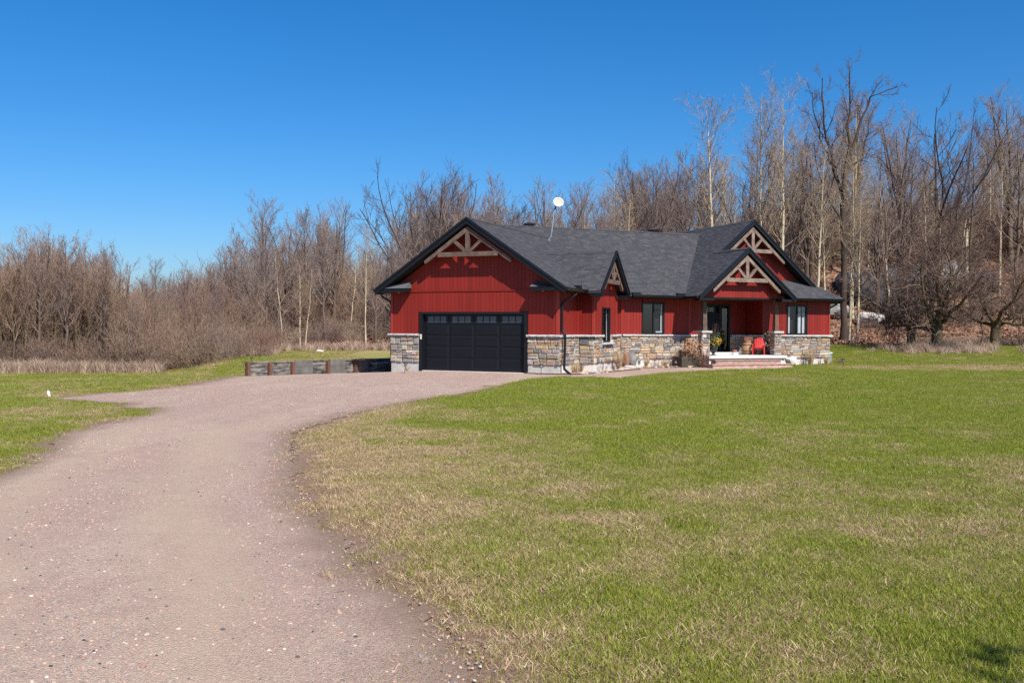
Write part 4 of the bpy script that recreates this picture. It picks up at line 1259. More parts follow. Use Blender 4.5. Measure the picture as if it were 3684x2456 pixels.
prng = random.Random(9)
def urn(loc, lab, cat='urn'):
    o = empty('urn_planter', loc); tag(o, lab, cat)
    b = MB(); b.lathe([(.13, 0), (.14, .03), (.07, .06), (.06, .10), (.16, .20), (.20, .32), (.21, .40), (.24, .42), (.24, .45), (.19, .45), (.17, .36)], k=20); b.build('pot', mURN, o, smooth=True)
    return o
def sprigs(parent, name, mat, n, z0, hgt, spread, leaf, seed, lean=(0, 0)):
    r = random.Random(seed); b = MB()
    for i in range(n):
        a = r.uniform(0, 6.283); q = spread * math.sqrt(r.random())
        x, y, z = q * math.cos(a) + lean[0] * r.random(), q * math.sin(a) + lean[1], z0 + hgt * (r.random() ** 0.8)
        u = Vector((r.gauss(0, 1), r.gauss(0, 1), r.gauss(0, .7))).normalized(); w = u.cross(Vector((r.gauss(0, 1), r.gauss(0, 1), r.gauss(0, 1)))).normalized()
        L = leaf * r.uniform(.6, 1.3); c = Vector((x, y, z))
        b.raw([c - u * L, c + w * L * .45, c + u * L, c - w * L * .45], [(0, 1, 2, 3)])
    return b.build(name, mat, parent)
def stems(parent, name, mat, n, z0, hgt, spread, rad, seed, top=None):
    r = random.Random(seed); b = MB()
    for i in range(n):
        a = r.uniform(0, 6.283); q = spread * math.sqrt(r.random()); h = hgt * r.uniform(.55, 1)
        p0 = (q * .3 * math.cos(a), q * .3 * math.sin(a), z0); p2 = (q * math.cos(a) + r.gauss(0, .03), q * math.sin(a) + r.gauss(0, .03), z0 + h)
        p1 = ((p0[0] + p2[0]) / 2 - (p2[0] - p0[0]) * .15, (p0[1] + p2[1]) / 2 - (p2[1] - p0[1]) * .15, z0 + h * .55)
        b.tube([p0, p1, p2], [rad, rad * .8, rad * .4], 3, False)
    return b.build(name, mat, parent)
u = urn(mpt(4.62, -1.30, 0.60), 'black urn with yellow forsythia beside the left porch pillar')
sprigs(u, 'flowers', mYELLOW, 150, .50, .38, .30, .045, 1, (.2, 0)); sprigs(u, 'foliage', mGREEN, 170, .40, .75, .30, .06, 2); stems(u, 'twigs', mTWIGBR, 12, .4, 1.3, .45, .006, 3)
u = urn(mpt(8.38, -0.78, 0.60), 'black urn with yellow and orange sprays beside the right porch pillar')
sprigs(u, 'flowers', mYELLOW, 60, .55, .65, .22, .045, 4); sprigs(u, 'orange_flowers', mORANGE, 70, .38, .55, .22, .045, 5); sprigs(u, 'foliage', mGREEN, 110, .42, .55, .28, .06, 6); stems(u, 'twigs', mTWIGBR, 10, .4, .9, .3, .006, 7)
o = empty('milk_jug', mpt(7.12, -0.12, 0.60)); tag(o, 'white glazed jug on the porch floor between door and barrel', 'jug')
b = MB(); b.lathe([(.10, 0), (.13, .06), (.14, .16), (.12, .26), (.07, .34), (.08, .38), (.06, .38)], k=18); b.build('jug_body', mWHITE, o, smooth=True)
b = MB(); b.tube([(.12, 0, .10), (.19, 0, .16), (.18, 0, .27), (.09, 0, .33)], .012, 6); b.build('handle', mWHITE, o)
o = empty('stacked_pots', mpt(6.72, -0.12, 0.60)); tag(o, 'two stacked small pots, white below brick red, beside the door step', 'plant pots')
b = MB(); b.lathe([(.15, 0), (.17, .11), (.15, .12)], k=16); b.build('lower_pot', mWHITE, o)
b = MB(); b.lathe([(.10, .122), (.13, .24), (.10, .25)], k=16); b.build('upper_pot', mTERRA, o)

# planter box with tub in front of the main wall, left of the porch
pb = empty('planter_box', mpt(3.30, -0.95, 0), TM); tag(pb, 'dark wooden planter box full of brown twigs left of the porch deck', 'planter box')
for i in range(4):
    b = MB(); b.box(-.58, .58, -.45, -.41, -.05 + i * .15, .092 + i * .15); b.build('plank', mOLIVE, pb)
    b = MB(); b.box(-.58, -.54, -.41, .45, -.05 + i * .15, .092 + i * .15); b.build('plank', mOLIVE, pb)
    b = MB(); b.box(.54, .58, -.41, .45, -.05 + i * .15, .092 + i * .15); b.build('plank', mOLIVE, pb)
b = MB(); b.box(-.54, .54, -.41, .45, .3, .5); b.build('soil', mROCKB, pb)
stems(pb, 'twigs', mTWIGBR, 60, .0, .9, .75, .007, 31)
tb = barrel(mpt(3.52, -0.80, 0.50), 0.95, 0.26, 'reddish rimmed wooden tub behind dead hydrangeas left of the porch', 12, 'tub')
def plant(name, fr, a, d, z, label, cat, parts, group=None):
    o = empty(name, fr.pt(a, d, z)); tag(o, label, cat, group)
    for fn, args in parts: fn(o, *args)
    return o
plant('dead_hydrangea', WM, 3.42, -1.25, 0.05, 'tan dead hydrangea with papery heads in front of the wooden tub', 'shrub',
      [(stems, ('branch', mTWIGBR, 45, 0, 1.25, .5, .008, 41)), (sprigs, ('flower_heads', mDEADTAN, 420, .45, .85, .52, .055, 42))])
plant('dead_shrub', WM, 3.75, -1.75, 0, 'brown twiggy shrub at the left corner of the porch steps', 'shrub',
      [(stems, ('branch', mTWIGBR, 90, 0, 1.0, .5, .006, 43)), (sprigs, ('dry_leaves', mDEADTAN, 120, .1, .8, .42, .03, 44))])
def deadgrass(fr, a, d, label, h=.6, w=.3, seed=0, n=150, mat=None, cat='ornamental grass'):
    return plant('dead_grass', fr, a, d, 0, label, cat, [(stems, ('blades', mat or mSTRAW, n, 0, h, w, .004, seed))])
deadgrass(WS, 1.05, -0.35, 'straw coloured grass tuft at the stone wall right of the downspout', .55, .30, 51)
deadgrass(WS, 1.8, -0.35, 'small straw grass tuft beside the path light at the garage side', .45, .22, 52)
deadgrass(WS, 5.1, -1.05, 'tall orange dry grass clump below the narrow bay window', 1.0, .32, 53, 190)
deadgrass(WM, 1.28, -0.40, 'short dry grass tuft between two path lights at the white foundation', .5, .22, 54)
deadgrass(WM, 2.35, -0.38, 'dry grass tuft under the middle of the main wall stone', .45, .3, 55)
deadgrass(WM, 3.0, -0.35, 'upright orange grass clump left of the dark planter box', .9, .2, 56)
deadgrass(WM, 9.15, -0.75, 'large feathery dry grass clump right of the porch steps', 1.15, .42, 57, 230, mDEADTAN)
deadgrass(WM, 11.35, -0.45, 'tan dry grass clump against the pale foundation under the wing window', .95, .35, 58, 190)
deadgrass(WM, 12.45, -0.40, 'low dry grass clump at the right end of the wing foundation', .6, .25, 59)
deadgrass(WM, 13.5, -0.2, 'reddish low shrub at the right corner of the house', .4, .28, 60, 90, mTWIGBR, 'shrub')
deadgrass(WG, -7.0, -0.35, 'little straw tuft at the foundation left of the garage door', .22, .16, 61, 60)
def sedum(fr, a, d, label, seed, h=.5):
    return plant('dead_sedum', fr, a, d, 0, label, 'perennial', [(stems, ('stalk', mDEADRED, 16, 0, h, .3, .006, seed)), (sprigs, ('seed_heads', mDEADRED, 80, h * .75, h * .25, .3, .035, seed + 1))])
sedum(WS, 3.0, -1.0, 'dark dead flower stalks in front of the bay corner, left clump', 71)
sedum(WS, 4.2, -1.05, 'dark dead flower stalks under the bay wall beside the tall grass', 73)
sedum(WM, 1.95, -0.5, 'maroon dead sedum heads against the white foundation, left clump', 75)
sedum(WM, 2.7, -0.55, 'maroon dead sedum heads against the white foundation, right clump', 77)
sedum(WM, 10.7, -0.6, 'dark drooping dead stalks right of the white boulder', 79, .42)
sedum(WM, 11.95, -0.45, 'dark thin seed heads between two dry grass clumps at the wing', 81, .5)
sedum(WM, 1.72, -0.42, 'thin dark stalk with flat head between the two sedum clumps', 83, .42)

# boulders and edging stones
def boulder_mesh(name, sx, sy, sz, seed, mat, sub=3):
    bm = bmesh.new(); bmesh.ops.create_icosphere(bm, subdivisions=sub, radius=1)
    r = np.random.default_rng(seed); off = r.uniform(0, 50, 3)
    pl = [Vector(r.normal(size=3)).normalized() for _ in range(9)]
    for v in bm.verts:
        n = v.co.normalized(); k = 1.0
        for q in pl:
            dt = n.dot(q)
            if dt > 0.72: k = min(k, 0.74 / dt)
        k *= 0.9 + 0.22 * float(fbm(n.x * 2.2 + off[0] + n.z, n.y * 2.2 + off[1] + n.z * .7, 3))
        v.co = Vector((n.x * k * sx, n.y * k * sy, n.z * k * sz))
    me = bpy.data.meshes.new(name); bm.to_mesh(me); bm.free(); me.materials.append(mat)
    return me
def boulder(name, loc, s, seed, mat, label, cat='rock', rz=0, group=None, sub=3):
    o = link(name, boulder_mesh(name, *s, seed, mat, sub)); o.location = loc; o.rotation_euler = (0, 0, rz)
    return tag(o, label, cat, group)
boulder('boulder', WM.pt(0.05, -0.55, 0.38), (.22, .18, .5), 1, mROCKB, 'rust brown upright slab of rock in the flower bed by the bay', rz=.3)
boulder('boulder', WM.pt(0.42, -0.40, 0.36), (.30, .25, .48), 2, mROCKG, 'grey upright boulder in the flower bed beside the rust brown slab')
boulder('boulder', WM.pt(9.85, -0.75, 0.22), (.36, .28, .34), 3, mCONCW, 'white rounded boulder at the wing foundation right of the steps')
boulder('flat_stone', WM.pt(-0.35, -1.65, 0.07), (.30, .25, .11), 4, mROCK, 'flat whitish stone lying at the front of the flower bed')
boulder('flat_stone', WM.pt(0.22, -1.50, 0.06), (.26, .2, .12), 5, mROCK, 'second pale flat stone, right of the whitish one in the bed', rz=1)
boulder('flat_stone', WM.pt(2.95, -1.0, 0.10), (.24, .22, .15), 6, mROCKG, 'blue grey stone lying left of the planter box')
b = MB(); er = random.Random(3)
EDGE = [WS.pt(a, -1.05 + .12 * math.sin(a * 2), 0) for a in np.arange(0.3, 6.2, .32)] + [WM.pt(a, -1.35 + .15 * math.sin(a * 3), 0) for a in np.arange(-0.4, 4.3, .33)]
for i, (x, y, _) in enumerate(EDGE):
    s = er.uniform(.07, .16)
    me_ = boulder_mesh('e', s * 1.5, s, s * .7, 100 + i, mROCK, 1)
    base = len(b.V)
    c = er.choice([(.6, .56, .52), (.5, .4, .3), (.45, .43, .42), (.62, .5, .36)])
    for v in me_.vertices: b.V.append((v.co.x + x + er.gauss(0, .05), v.co.y + y + er.gauss(0, .05), v.co.z + .03)); b.T.append(c)
    for f in me_.polygons: b.F.append(tuple(base + k for k in f.vertices))
    bpy.data.meshes.remove(me_)
tag(b.build('edging_stones', mSTONET, tint=True), kind='stuff')
# flower bed soil, a thin sheet on the ground along the house
bed = [WG.pt(-1.36, -.28, 0), WG.pt(0.3, -.35, 0), WS.pt(0.3, -1.0, 0), WS.pt(6.4, -1.75, 0), WM.pt(0.4, -1.5, 0), WM.pt(4.0, -1.35, 0), WM.pt(4.0, 0.02, 0), WM.pt(0, 0.02, 0), WS.pt(0, .02, 0), WG.pt(-1.36, .02, 0)]
bm = bmesh.new(); f = bm.faces.new([bm.verts.new((x, y, 0.05)) for x, y, _ in bed]); bmesh.ops.triangulate(bm, faces=[f])
me = bpy.data.meshes.new('flower_bed'); bm.to_mesh(me); bm.free()
me.materials.append(pm('bed_mulch', (0.30, 0.20, 0.15), (0.46, 0.34, 0.27), 9, 0.95, 0.6, 30, spec=0.1)); tag(link('flower_bed', me), kind='structure')

# path lights
def path_light(loc, label, h=.42, tiltx=0.0):
    o = empty('path_light', loc); o.rotation_euler = (0, tiltx, 0)
    tag(o, label, 'path light', 'solar path lights along the house')
    b = MB(); b.tube([(0, 0, -.05), (0, 0, h * .62)], .012, 6); b.build('stake', mBLACK, o)
    b = MB(); b.lathe([(.035, h * .62), (.05, h * .66), (.05, h * .92), (.035, h * .93)], k=10); b.build('lens', mGREYMETAL, o)
    b = MB(); b.lathe([(.085, h * .93), (.075, h * .98), (.02, h), ], k=12); b.lathe([(.058, h * .62), (.058, h * .66)], k=10); b.build('cap', mBLACK, o)
    for k in range(4):
        a = k * math.pi / 2
        b = MB(); b.tube([(.055 * math.cos(a), .055 * math.sin(a), h * .64), (.06 * math.cos(a), .06 * math.sin(a), h * .94)], .006, 4); b.build('bar', mBLACK, o)
for x, y, lab, h, t in ((-4.49, 39.62, 'leaning solar light before the foundation left of the garage door', .44, .12), (1.20, 38.75, 'solar light before the grey foundation between garage door and downspout', .46, 0),
                        (2.94, 39.82, 'solar light at the garage side stone, beside straw grass', .44, 0), (4.75, 42.39, 'solar light at the bay, right of the tall orange grass', .42, 0),
                        (5.9, 44.0, 'solar light in front of the white foundation, right of the boulders', .44, .03), (7.87, 45.47, 'solar light left of the dark planter box', .42, -.03),
                        (15.2, 49.0, 'solar light beside the white boulder at the wing', .46, .1), (16.81, 48.05, 'solar light on the lawn off the right corner of the house', .46, 0)):
    path_light((x, y, float(terrain(x, y))), lab, h, t)
p = RF.pt(0.42, 0.15, 0)
path_light((RW_A[0] + p[0], RW_A[1] + p[1], .40), 'small solar light on the left end of the timber retaining wall', .2)
cx_, cy_ = WM.pt(13.45, 0.6, 0)[:2]
o = empty('utility_pedestal', (cx_, cy_, 0.2)); tag(o, 'grey metal utility can with pale lid at the right corner of the house', 'utility box')
b = MB(); b.lathe([(.17, -.5), (.17, .42)], k=16); b.build('can', mGREYMETAL, o); b = MB(); b.lathe([(.20, .422), (.20, .47), (.05, .49)], k=16); b.build('lid', mWHITE, o)
o = empty('marker_stake', (-12.45, 25.5, float(terrain(-12.45, 25.5)))); o.rotation_euler = (0, -.25, 0); tag(o, 'small white marker stake leaning in the left lawn', 'stake')
b = MB(); b.prism([(-.03, -.1), (.03, -.1), (.03, .16), (0, .19), (-.03, .16)], -.01, .01); b.build('stake', mWHITE, o)
zt_ = float(terrain(-11.9, 58.6)); boulder('white_rock', (-11.9, 58.6, zt_ + .06), (.30, .2, .13), 8, mROCK, 'white flat rock at the leaf covered edge of the wood')

# ------------------------------------------------------------------ trees
def nrm(v): return v / np.maximum(np.linalg.norm(v, axis=-1, keepdims=True), 1e-9)
def tubes(groups):
    """groups: list of (pts (N,P,3), rad (N,P), k) -> V, quads"""
    Vs, Fs, base = [], [], 0
    for pts, rad, k in groups:
        n, P, _ = pts.shape
        t = np.empty_like(pts); t[:, 1:-1] = pts[:, 2:] - pts[:, :-2]; t[:, 0] = pts[:, 1] - pts[:, 0]; t[:, -1] = pts[:, -1] - pts[:, -2]
        t = nrm(t)
        ref = np.zeros_like(t); ref[..., 0] = 1
        m = np.abs(t[..., 0]) > 0.8; ref[m] = (0, 1, 0)
        x = nrm(np.cross(t, ref)); y = np.cross(t, x)
        a = np.arange(k) * 2 * np.pi / k
        ring = pts[:, :, None] + rad[:, :, None, None] * (x[:, :, None] * np.cos(a)[None, None, :, None] + y[:, :, None] * np.sin(a)[None, None, :, None])
        Vs.append(ring.reshape(-1, 3))
        idx = np.arange(n * P * k).reshape(n, P, k) + base
        nx_ = np.roll(idx, -1, axis=2)
        Fs.append(np.stack([idx[:, :-1], nx_[:, :-1], nx_[:, 1:], idx[:, 1:]], -1).reshape(-1, 4))
        base += n * P * k
    return np.concatenate(Vs), np.concatenate(Fs)
def grow(pts, rad, nch, t0, t1, ang, ln, P, up, wig, rm, rmin, rng, lenpow=0.0, lv=(.7, 1.2)):
    n, Pp, _ = pts.shape
    M = n * nch
    pi = np.repeat(np.arange(n), nch)
    t = t0 + (t1 - t0) * (np.tile(np.arange(nch), n) + rng.random(M)) / nch
    f = np.clip(t * (Pp - 1), 0, Pp - 1.001); i = f.astype(int); w = (f - i)[:, None]
    pos = pts[pi, i] * (1 - w) + pts[pi, i + 1] * w
    tan = nrm(pts[pi, i + 1] - pts[pi, i])
    r0 = rad[pi, i] * (1 - w[:, 0]) + rad[pi, i + 1] * w[:, 0]
    ref = np.zeros_like(tan); ref[:, 2] = 1; ref[np.abs(tan[:, 2]) > 0.92] = (1, 0, 0)
    u = nrm(np.cross(tan, ref)); v = np.cross(tan, u)
    az = np.tile(np.arange(nch) * 2.399, n) + np.repeat(rng.random(n) * 6.283, nch) + rng.normal(size=M) * .4
    an = np.radians(rng.uniform(ang[0], ang[1], M))
    d = tan * np.cos(an)[:, None] + (u * np.cos(az)[:, None] + v * np.sin(az)[:, None]) * np.sin(an)[:, None]
    plen = np.linalg.norm(np.diff(pts, axis=1), axis=2).sum(1)[pi]
    L = plen * ln * rng.uniform(lv[0], lv[1], M) * np.maximum(1 - lenpow * t, .12)
    out = np.empty((M, P, 3)); out[:, 0] = pos; cur = pos.copy(); d = nrm(d)
    for j in range(1, P):
        d = nrm(d + np.array([0, 0, up]) + wig * rng.normal(size=d.shape))
        cur = cur + d * (L / (P - 1))[:, None]
        out[:, j] = cur
    rb = np.maximum(r0 * rm, rmin)
    s = np.linspace(0, 1, P)[None]
    rr_ = rb[:, None] * (1 - s) + np.maximum(rmin, rb * .25)[:, None] * s
    return out, rr_
def stem(rng, h, r, P, lean=(0, 0), wig=.03, tip=.15, base=(0, 0)):
    z = np.linspace(0, 1, P)
    p = np.stack([base[0] + lean[0] * z + np.cumsum(rng.normal(size=P)) * wig * h / P, base[1] + lean[1] * z + np.cumsum(rng.normal(size=P)) * wig * h / P, z * h], -1)
    p[:, :2] -= p[0, :2] - np.array(base)
    rad = r * (1 - (1 - tip) * z ** .9); rad[0] *= 1.35
    return p[None], rad[None]
def cat(*ls):
    return np.concatenate([a for a, _ in ls]), np.concatenate([b for _, b in ls])
def twigs(l1, rng, n2=6, n3=4, n4=2, a=(14, 38), up=.09):
    l2 = grow(l1[0], l1[1], n2, .15, .98, a, .46, 5, up, .10, .55, .009, rng, .35)
    l3 = grow(l2[0], l2[1], n3, .15, 1, a, .52, 4, up, .11, .6, .0065, rng, .2)
    l4 = grow(l3[0], l3[1], n4, .2, 1, a, .6, 3, up, .11, .7, .0055, rng)
    return [(l1[0], l1[1], 5), (l2[0], l2[1], 4), (l3[0], l3[1], 3), (l4[0], l4[1], 3)]
def tree_spread(seed, H=16, k=4, spread=(12, 34), fork=.30, dense=1.0):
    rng = np.random.default_rng(seed)
    t = stem(rng, H * fork, .0145 * H, 7, tip=.75)
    ld = grow(t[0], t[1], k, .75, .99, spread, (1 - fork) / fork * .95, 9, .05, .09, .62, .012, rng, 0, (.86, 1.02))
    ld2 = stem(rng, H * .86, .011 * H, 10, (rng.normal() * .6, rng.normal() * .6), .05, .12); ld2[0][..., 2] += H * fork * .2
    ld = cat(ld, (ld2[0][:, :9], ld2[1][:, :9]))
    l1 = grow(ld[0], ld[1], int(9 * dense), .15, .98, (24, 56), .40, 7, .07, .11, .55, .012, rng, .5)
    return [(t[0], t[1], 8), (ld[0], ld[1], 7)], twigs(l1, rng)
def tree_tall(seed, H=20):
    """trunk forking half way up, a long limb swept out to the right"""
    rng = np.random.default_rng(seed)
    t = stem(rng, H * .5, .0125 * H, 8, (-.15, 0), .03, .72)
    def pl(pts, r0, r1):
        p = np.array(pts, float) * H; q = np.interp(np.linspace(0, len(p) - 1, 9), np.arange(len(p)), np.arange(len(p)))
        P = np.stack([np.interp(q, np.arange(len(p)), p[:, k]) for k in range(3)], -1) + rng.normal(size=(9, 3)) * .004 * H
        return P[None], np.linspace(r0 * .72, r1, 9)[None] * H
    ld = cat(pl([(-.007, 0, .49), (-.04, .03, .66), (-.075, .02, .79), (-.085, .0, .94)], .010, .0015), pl([(-.007, 0, .49), (0, -.02, .68), (.012, 0, .84), (.012, .01, .985)], .011, .0015),
             pl([(.0, -.01, .62), (.05, .0, .785), (.095, .01, .885), (.18, .0, .915)], .008, .0012), pl([(-.03, .01, .62), (-.09, -.02, .70), (-.12, -.02, .80), (-.125, -.02, .88)], .006, .001),
             pl([(-.005, 0, .44), (.05, .03, .58), (.085, .05, .70), (.10, .05, .80)], .006, .001), pl([(-.005, 0, .40), (-.07, -.02, .52), (-.11, -.03, .62), (-.13, -.04, .70)], .005, .001))
    l1 = grow(ld[0], ld[1], 9, .2, .99, (25, 60), .26, 6, .06, .14, .5, .011, rng, .35)
    return [(t[0], t[1], 9), (ld[0], ld[1], 7)], twigs(l1, rng, 5, 4, 2, (20, 50), .05)
def tree_oval(seed, H=16, n1=26, width=.34, lo=.28, ang=(38, 70), up=.10):
    rng = np.random.default_rng(seed)
    t = stem(rng, H * .95, .0135 * H, 14, wig=.05, tip=.06)
    l1 = grow(t[0], t[1], n1, lo, .97, ang, width * 1.35, 8, up, .08, .5, .012, rng, .72)
    return [(t[0], t[1], 8)], twigs(l1, rng, 7, 5, 2)
def tree_poplar(seed, H=16):
    rng = np.random.default_rng(seed)
    t = stem(rng, H * .97, .0105 * H, 15, (rng.normal() * .35, rng.normal() * .3), .03, .08)
    l1 = grow(t[0], t[1], 26, .40, .98, (28, 52), .20, 7, .10, .07, .42, .011, rng, .35)
    l2 = grow(l1[0], l1[1], 6, .2, .98, (22, 50), .42, 5, .07, .10, .55, .008, rng, .3)
    l3 = grow(l2[0], l2[1], 4, .2, 1, (22, 50), .55, 4, .05, .12, .6, .006, rng)
    l4 = grow(l3[0], l3[1], 2, .2, 1, (22, 50), .6, 3, .04, .12, .7, .0055, rng)
    lb = grow(t[0], t[1], 4, .12, .42, (60, 85), .12, 6, .02, .10, .25, .010, rng)
    l1b = grow(lb[0], lb[1], 4, .3, 1, (25, 55), .4, 4, .04, .12, .6, .007, rng)
    return [(t[0], t[1], 8)], [(l1[0], l1[1], 5), (lb[0], lb[1], 4), (l1b[0], l1b[1], 3), (l2[0], l2[1], 4), (l3[0], l3[1], 3), (l4[0], l4[1], 3)]
def tree_thicket(seed, H=7, n=8):
    rng = np.random.default_rng(seed)
    st = []
    for i in range(n + 5):
        a = rng.random() * 6.283; q = rng.random() * 1.3; l = rng.uniform(.1, 1.4)
        k = 1.0 if i < n * .6 else .5
        st.append(stem(rng, H * rng.uniform(.72, 1), .0125 * H * k, 10, (math.cos(a) * l, math.sin(a) * l), .10, .12, (q * math.cos(a + 1), q * math.sin(a + 1))))
    t = cat(*st)
    l1 = grow(t[0], t[1], 8, .34, .98, (14, 38), .30, 6, .09, .09, .5, .009, rng, .4)
    l2 = grow(l1[0], l1[1], 5, .15, .98, (14, 40), .48, 4, .09, .11, .6, .007, rng, .3)
    l3 = grow(l2[0], l2[1], 4, .15, 1, (15, 42), .55, 3, .08, .12, .7, .006, rng)
    return [(t[0], t[1], 6)], [(l1[0], l1[1], 4), (l2[0], l2[1], 3), (l3[0], l3[1], 3)]
def tree_sapling(seed, H=9):
    rng = np.random.default_rng(seed)
    t = stem(rng, H, .0085 * H, 11, (rng.normal() * .5, rng.normal() * .5), .06, .1)
    l1 = grow(t[0], t[1], 17, .25, .97, (28, 55), .24, 5, .10, .10, .45, .008, rng, .6)
    l2 = grow(l1[0], l1[1], 6, .15, .98, (25, 55), .45, 4, .06, .12, .6, .006, rng, .3)
    l3 = grow(l2[0], l2[1], 4, .15, 1, (25, 60), .55, 3, .04, .14, .7, .0055, rng)
    return [(t[0], t[1], 6)], [(l1[0], l1[1], 4), (l2[0], l2[1], 3), (l3[0], l3[1], 3)]
def tree_orchard(seed, H=7):
    rng = np.random.default_rng(seed)
    t = stem(rng, 1.25, .22, 5, tip=.9, wig=.05)
    ld = grow(t[0], t[1], 7, .6, .99, (30, 72), 2.9, 9, .045, .22, .46, .012, rng)
    l1 = grow(ld[0], ld[1], 9, .14, .99, (30, 75), .50, 7, .05, .24, .5, .012, rng, .3)
    l2 = grow(l1[0], l1[1], 6, .12, .99, (30, 75), .46, 5, .05, .24, .55, .009, rng, .25)
    l3 = grow(l2[0], l2[1], 5, .12, 1, (25, 65), .55, 3, .07, .2, .6, .007, rng)
    l4 = grow(l3[0], l3[1], 3, .2, 1, (25, 65), .6, 2, .07, .2, .7, .006, rng)
    return [(t[0], t[1], 9), (ld[0], ld[1], 7)], [(l1[0], l1[1], 4), (l2[0], l2[1], 4), (l3[0], l3[1], 3), (l4[0], l4[1], 3)]
KIND = {}
def reg(key, res, mt, mc):
    V1, F1 = tubes(res[0]); V2, F2 = tubes(res[1])
    top = np.sort(V2[:, 2])[int(len(V2) * .997)]
    KIND[key] = (newmesh('trunk', V1, F1, mt, smooth=True), newmesh('crown', V2, F2, mc), float(top), (V1, F1, V2, F2))
reg('A0', tree_spread(1, 18, 4, (8, 30), .42), mBARK, mTWIG)
reg('T0', tree_tall(21), mBARKD, mTWIGK)
reg('A1', tree_spread(2, 16, 5, (16, 46), .26, 1.1), mBARKD, mTWIGK)
reg('A2', tree_spread(3, 16, 3, (10, 26), .30), mBARK, mTWIG)
reg('A3', tree_spread(4, 15, 5, (12, 36), .36), mBARK, mTWIG)
reg('O0', tree_oval(5, 15, 30, .32, .26), mBARK, mTWIG)
reg('O1', tree_oval(6, 15, 24, .26, .35, (35, 60)), mBARK, mTWIG)
reg('O2', tree_oval(16, 15, 26, .24, .30, (28, 52)), mBARK, mTWIG)
reg('P0', tree_poplar(7), mBARKP, mTWIGP)
reg('P1', tree_poplar(8), mBARKP, mTWIGP)
reg('P2', tree_poplar(9), mBARKP, mTWIGP)
reg('C0', tree_thicket(10), mBARKM, mTWIGT)
reg('C1', tree_thicket(11, 7, 6), mBARKM, mTWIGM)
reg('C2', tree_thicket(12, 7, 9), mBARKM, mTWIGT)
reg('S0', tree_sapling(13), mBARK, mTWIG)
reg('S1', tree_sapling(14), mBARKP, mTWIGP)
reg('S2', tree_sapling(15), mBARK, mTWIGT)
reg('R0', tree_orchard(17), mBARKM, mTWIGD)
reg('R1', tree_orchard(18), mBARKM, mTWIGD)
ntree = 0
def plant_tree(key, x, y, h, label, group=None, rz=None, name='bare_tree', cat='tree', sx=1.0, tilt=0.0):
    """root Empty with a trunk and a crown mesh"""
    global ntree
    mt, mc, top, _ = KIND[key]
    s = h / top
    o = bpy.data.objects.new(name, None); COL.objects.link(o); o.empty_display_size = .3
    o.location = (x, y, float(terrain(x, y)) - 0.08)
    o.rotation_euler = (tilt, tilt * .5, RNG.random() * 6.283 if rz is None else rz)
    o.scale = (s * sx, s * sx, s)
    tag(o, label, cat, group)
    for nm, me in (('trunk', mt), ('crown', mc)):
        c = bpy.data.objects.new(nm, me); c.parent = o; COL.objects.link(c)
    ntree += 1
    return o
SKX = np.array([0, 60, 110, 150, 200, 235, 290, 340, 420, 480, 540, 560, 600, 640, 665, 700, 765, 800, 830, 880, 920, 955, 1000, 1045, 1090, 1130, 1165, 1200, 1255, 1300, 1350, 1400, 1440, 1470, 1500, 1560, 1600, 1650, 1700, 1745, 1800, 1850, 1930, 1990, 2020, 2060, 2110, 2160, 2190, 2225, 2260, 2300, 2352]) * 1.5664
SKY_ = np.array([560, 545, 540, 545, 565, 560, 625, 595, 605, 585, 530, 525, 455, 490, 480, 475, 460, 490, 525, 505, 455, 390, 400, 390, 430, 395, 440, 450, 415, 425, 410, 395, 370, 355, 345, 345, 330, 235, 330, 215, 190, 270, 150, 190, 260, 255, 245, 235, 265, 290, 240, 205, 205]) * 1.5664
def top_h(px, y, ytop):
    hz = 1182.0 + 0.006 * (px - 1842)
    x = pix2x(px, y)
    return x, EYE + (hz - ytop) / 3407.0 * y - float(terrain(x, y))
def hero(key, px, y, ytop, label, **kw):
    px *= 1.5664; ytop *= 1.5664
    x, h = top_h(px, y, ytop)
    return plant_tree(key, x, y, max(h * 1.03, 2), label, **kw)
# the trees one can single out (pixel column, distance, top)
hero('T0', 1938, 74, 138, 'tallest dark bare tree with a long limb reaching right, behind the house', rz=0.0)
hero('P0', 1800, 73, 182, 'tallest pale straight poplar right above the porch gable')
hero('P1', 1650, 74, 232, 'pale poplar with wide thin crown above the left slope of the entrance roof', sx=1.25)
hero('P2', 1743, 75, 212, 'slim pale poplar left of the tallest poplar')
hero('A2', 1695, 78, 330, 'dark leaning forked tree between two pale poplars', tilt=.05)
hero('P1', 1868, 72, 335, 'pale poplar trunk between porch gable and tallest dark tree', rz=2)
hero('P2', 1952, 71, 350, 'pale poplar standing in front of the tallest dark tree', rz=4)
hero('P0', 1968, 70.5, 430, 'shorter pale poplar beside the right eave of the house', rz=1)
hero('P1', 1900, 76, 420, 'thin pale poplar behind the right end of the gable roof', rz=5)
hero('A1', 2150, 84, 240, 'broad dark tree with upright fan of limbs above the rocky slope', rz=1.0)
hero('A3', 2065, 88, 258, 'dark tree with leaning limbs left of the broad fan tree')
hero('O1', 2225, 90, 300, 'thin crowned tree right of the broad fan tree')
hero('A3', 2318, 92, 205, 'tall oval crowned tree near the right edge on top of the slope', rz=2.4, sx=1.1)
hero('O0', 603, 76, 452, 'oval bare tree with dark straight trunk behind the retaining wall', sx=1.1)
hero('A2', 660, 78, 482, 'dark forked tree with two leaders right of the oval tree', rz=.5)
hero('O2', 700, 79, 478, 'slender tree with upswept twigs right of the forked tree')
hero('A3', 768, 77, 460, 'broad bushy topped tree left of the garage roof', sx=.9)
hero('O1', 545, 80, 520, 'thin pointed tree left of the oval tree')
hero('A1', 952, 80, 385, 'large dark tree with spreading limbs above the left garage rake', rz=.3)
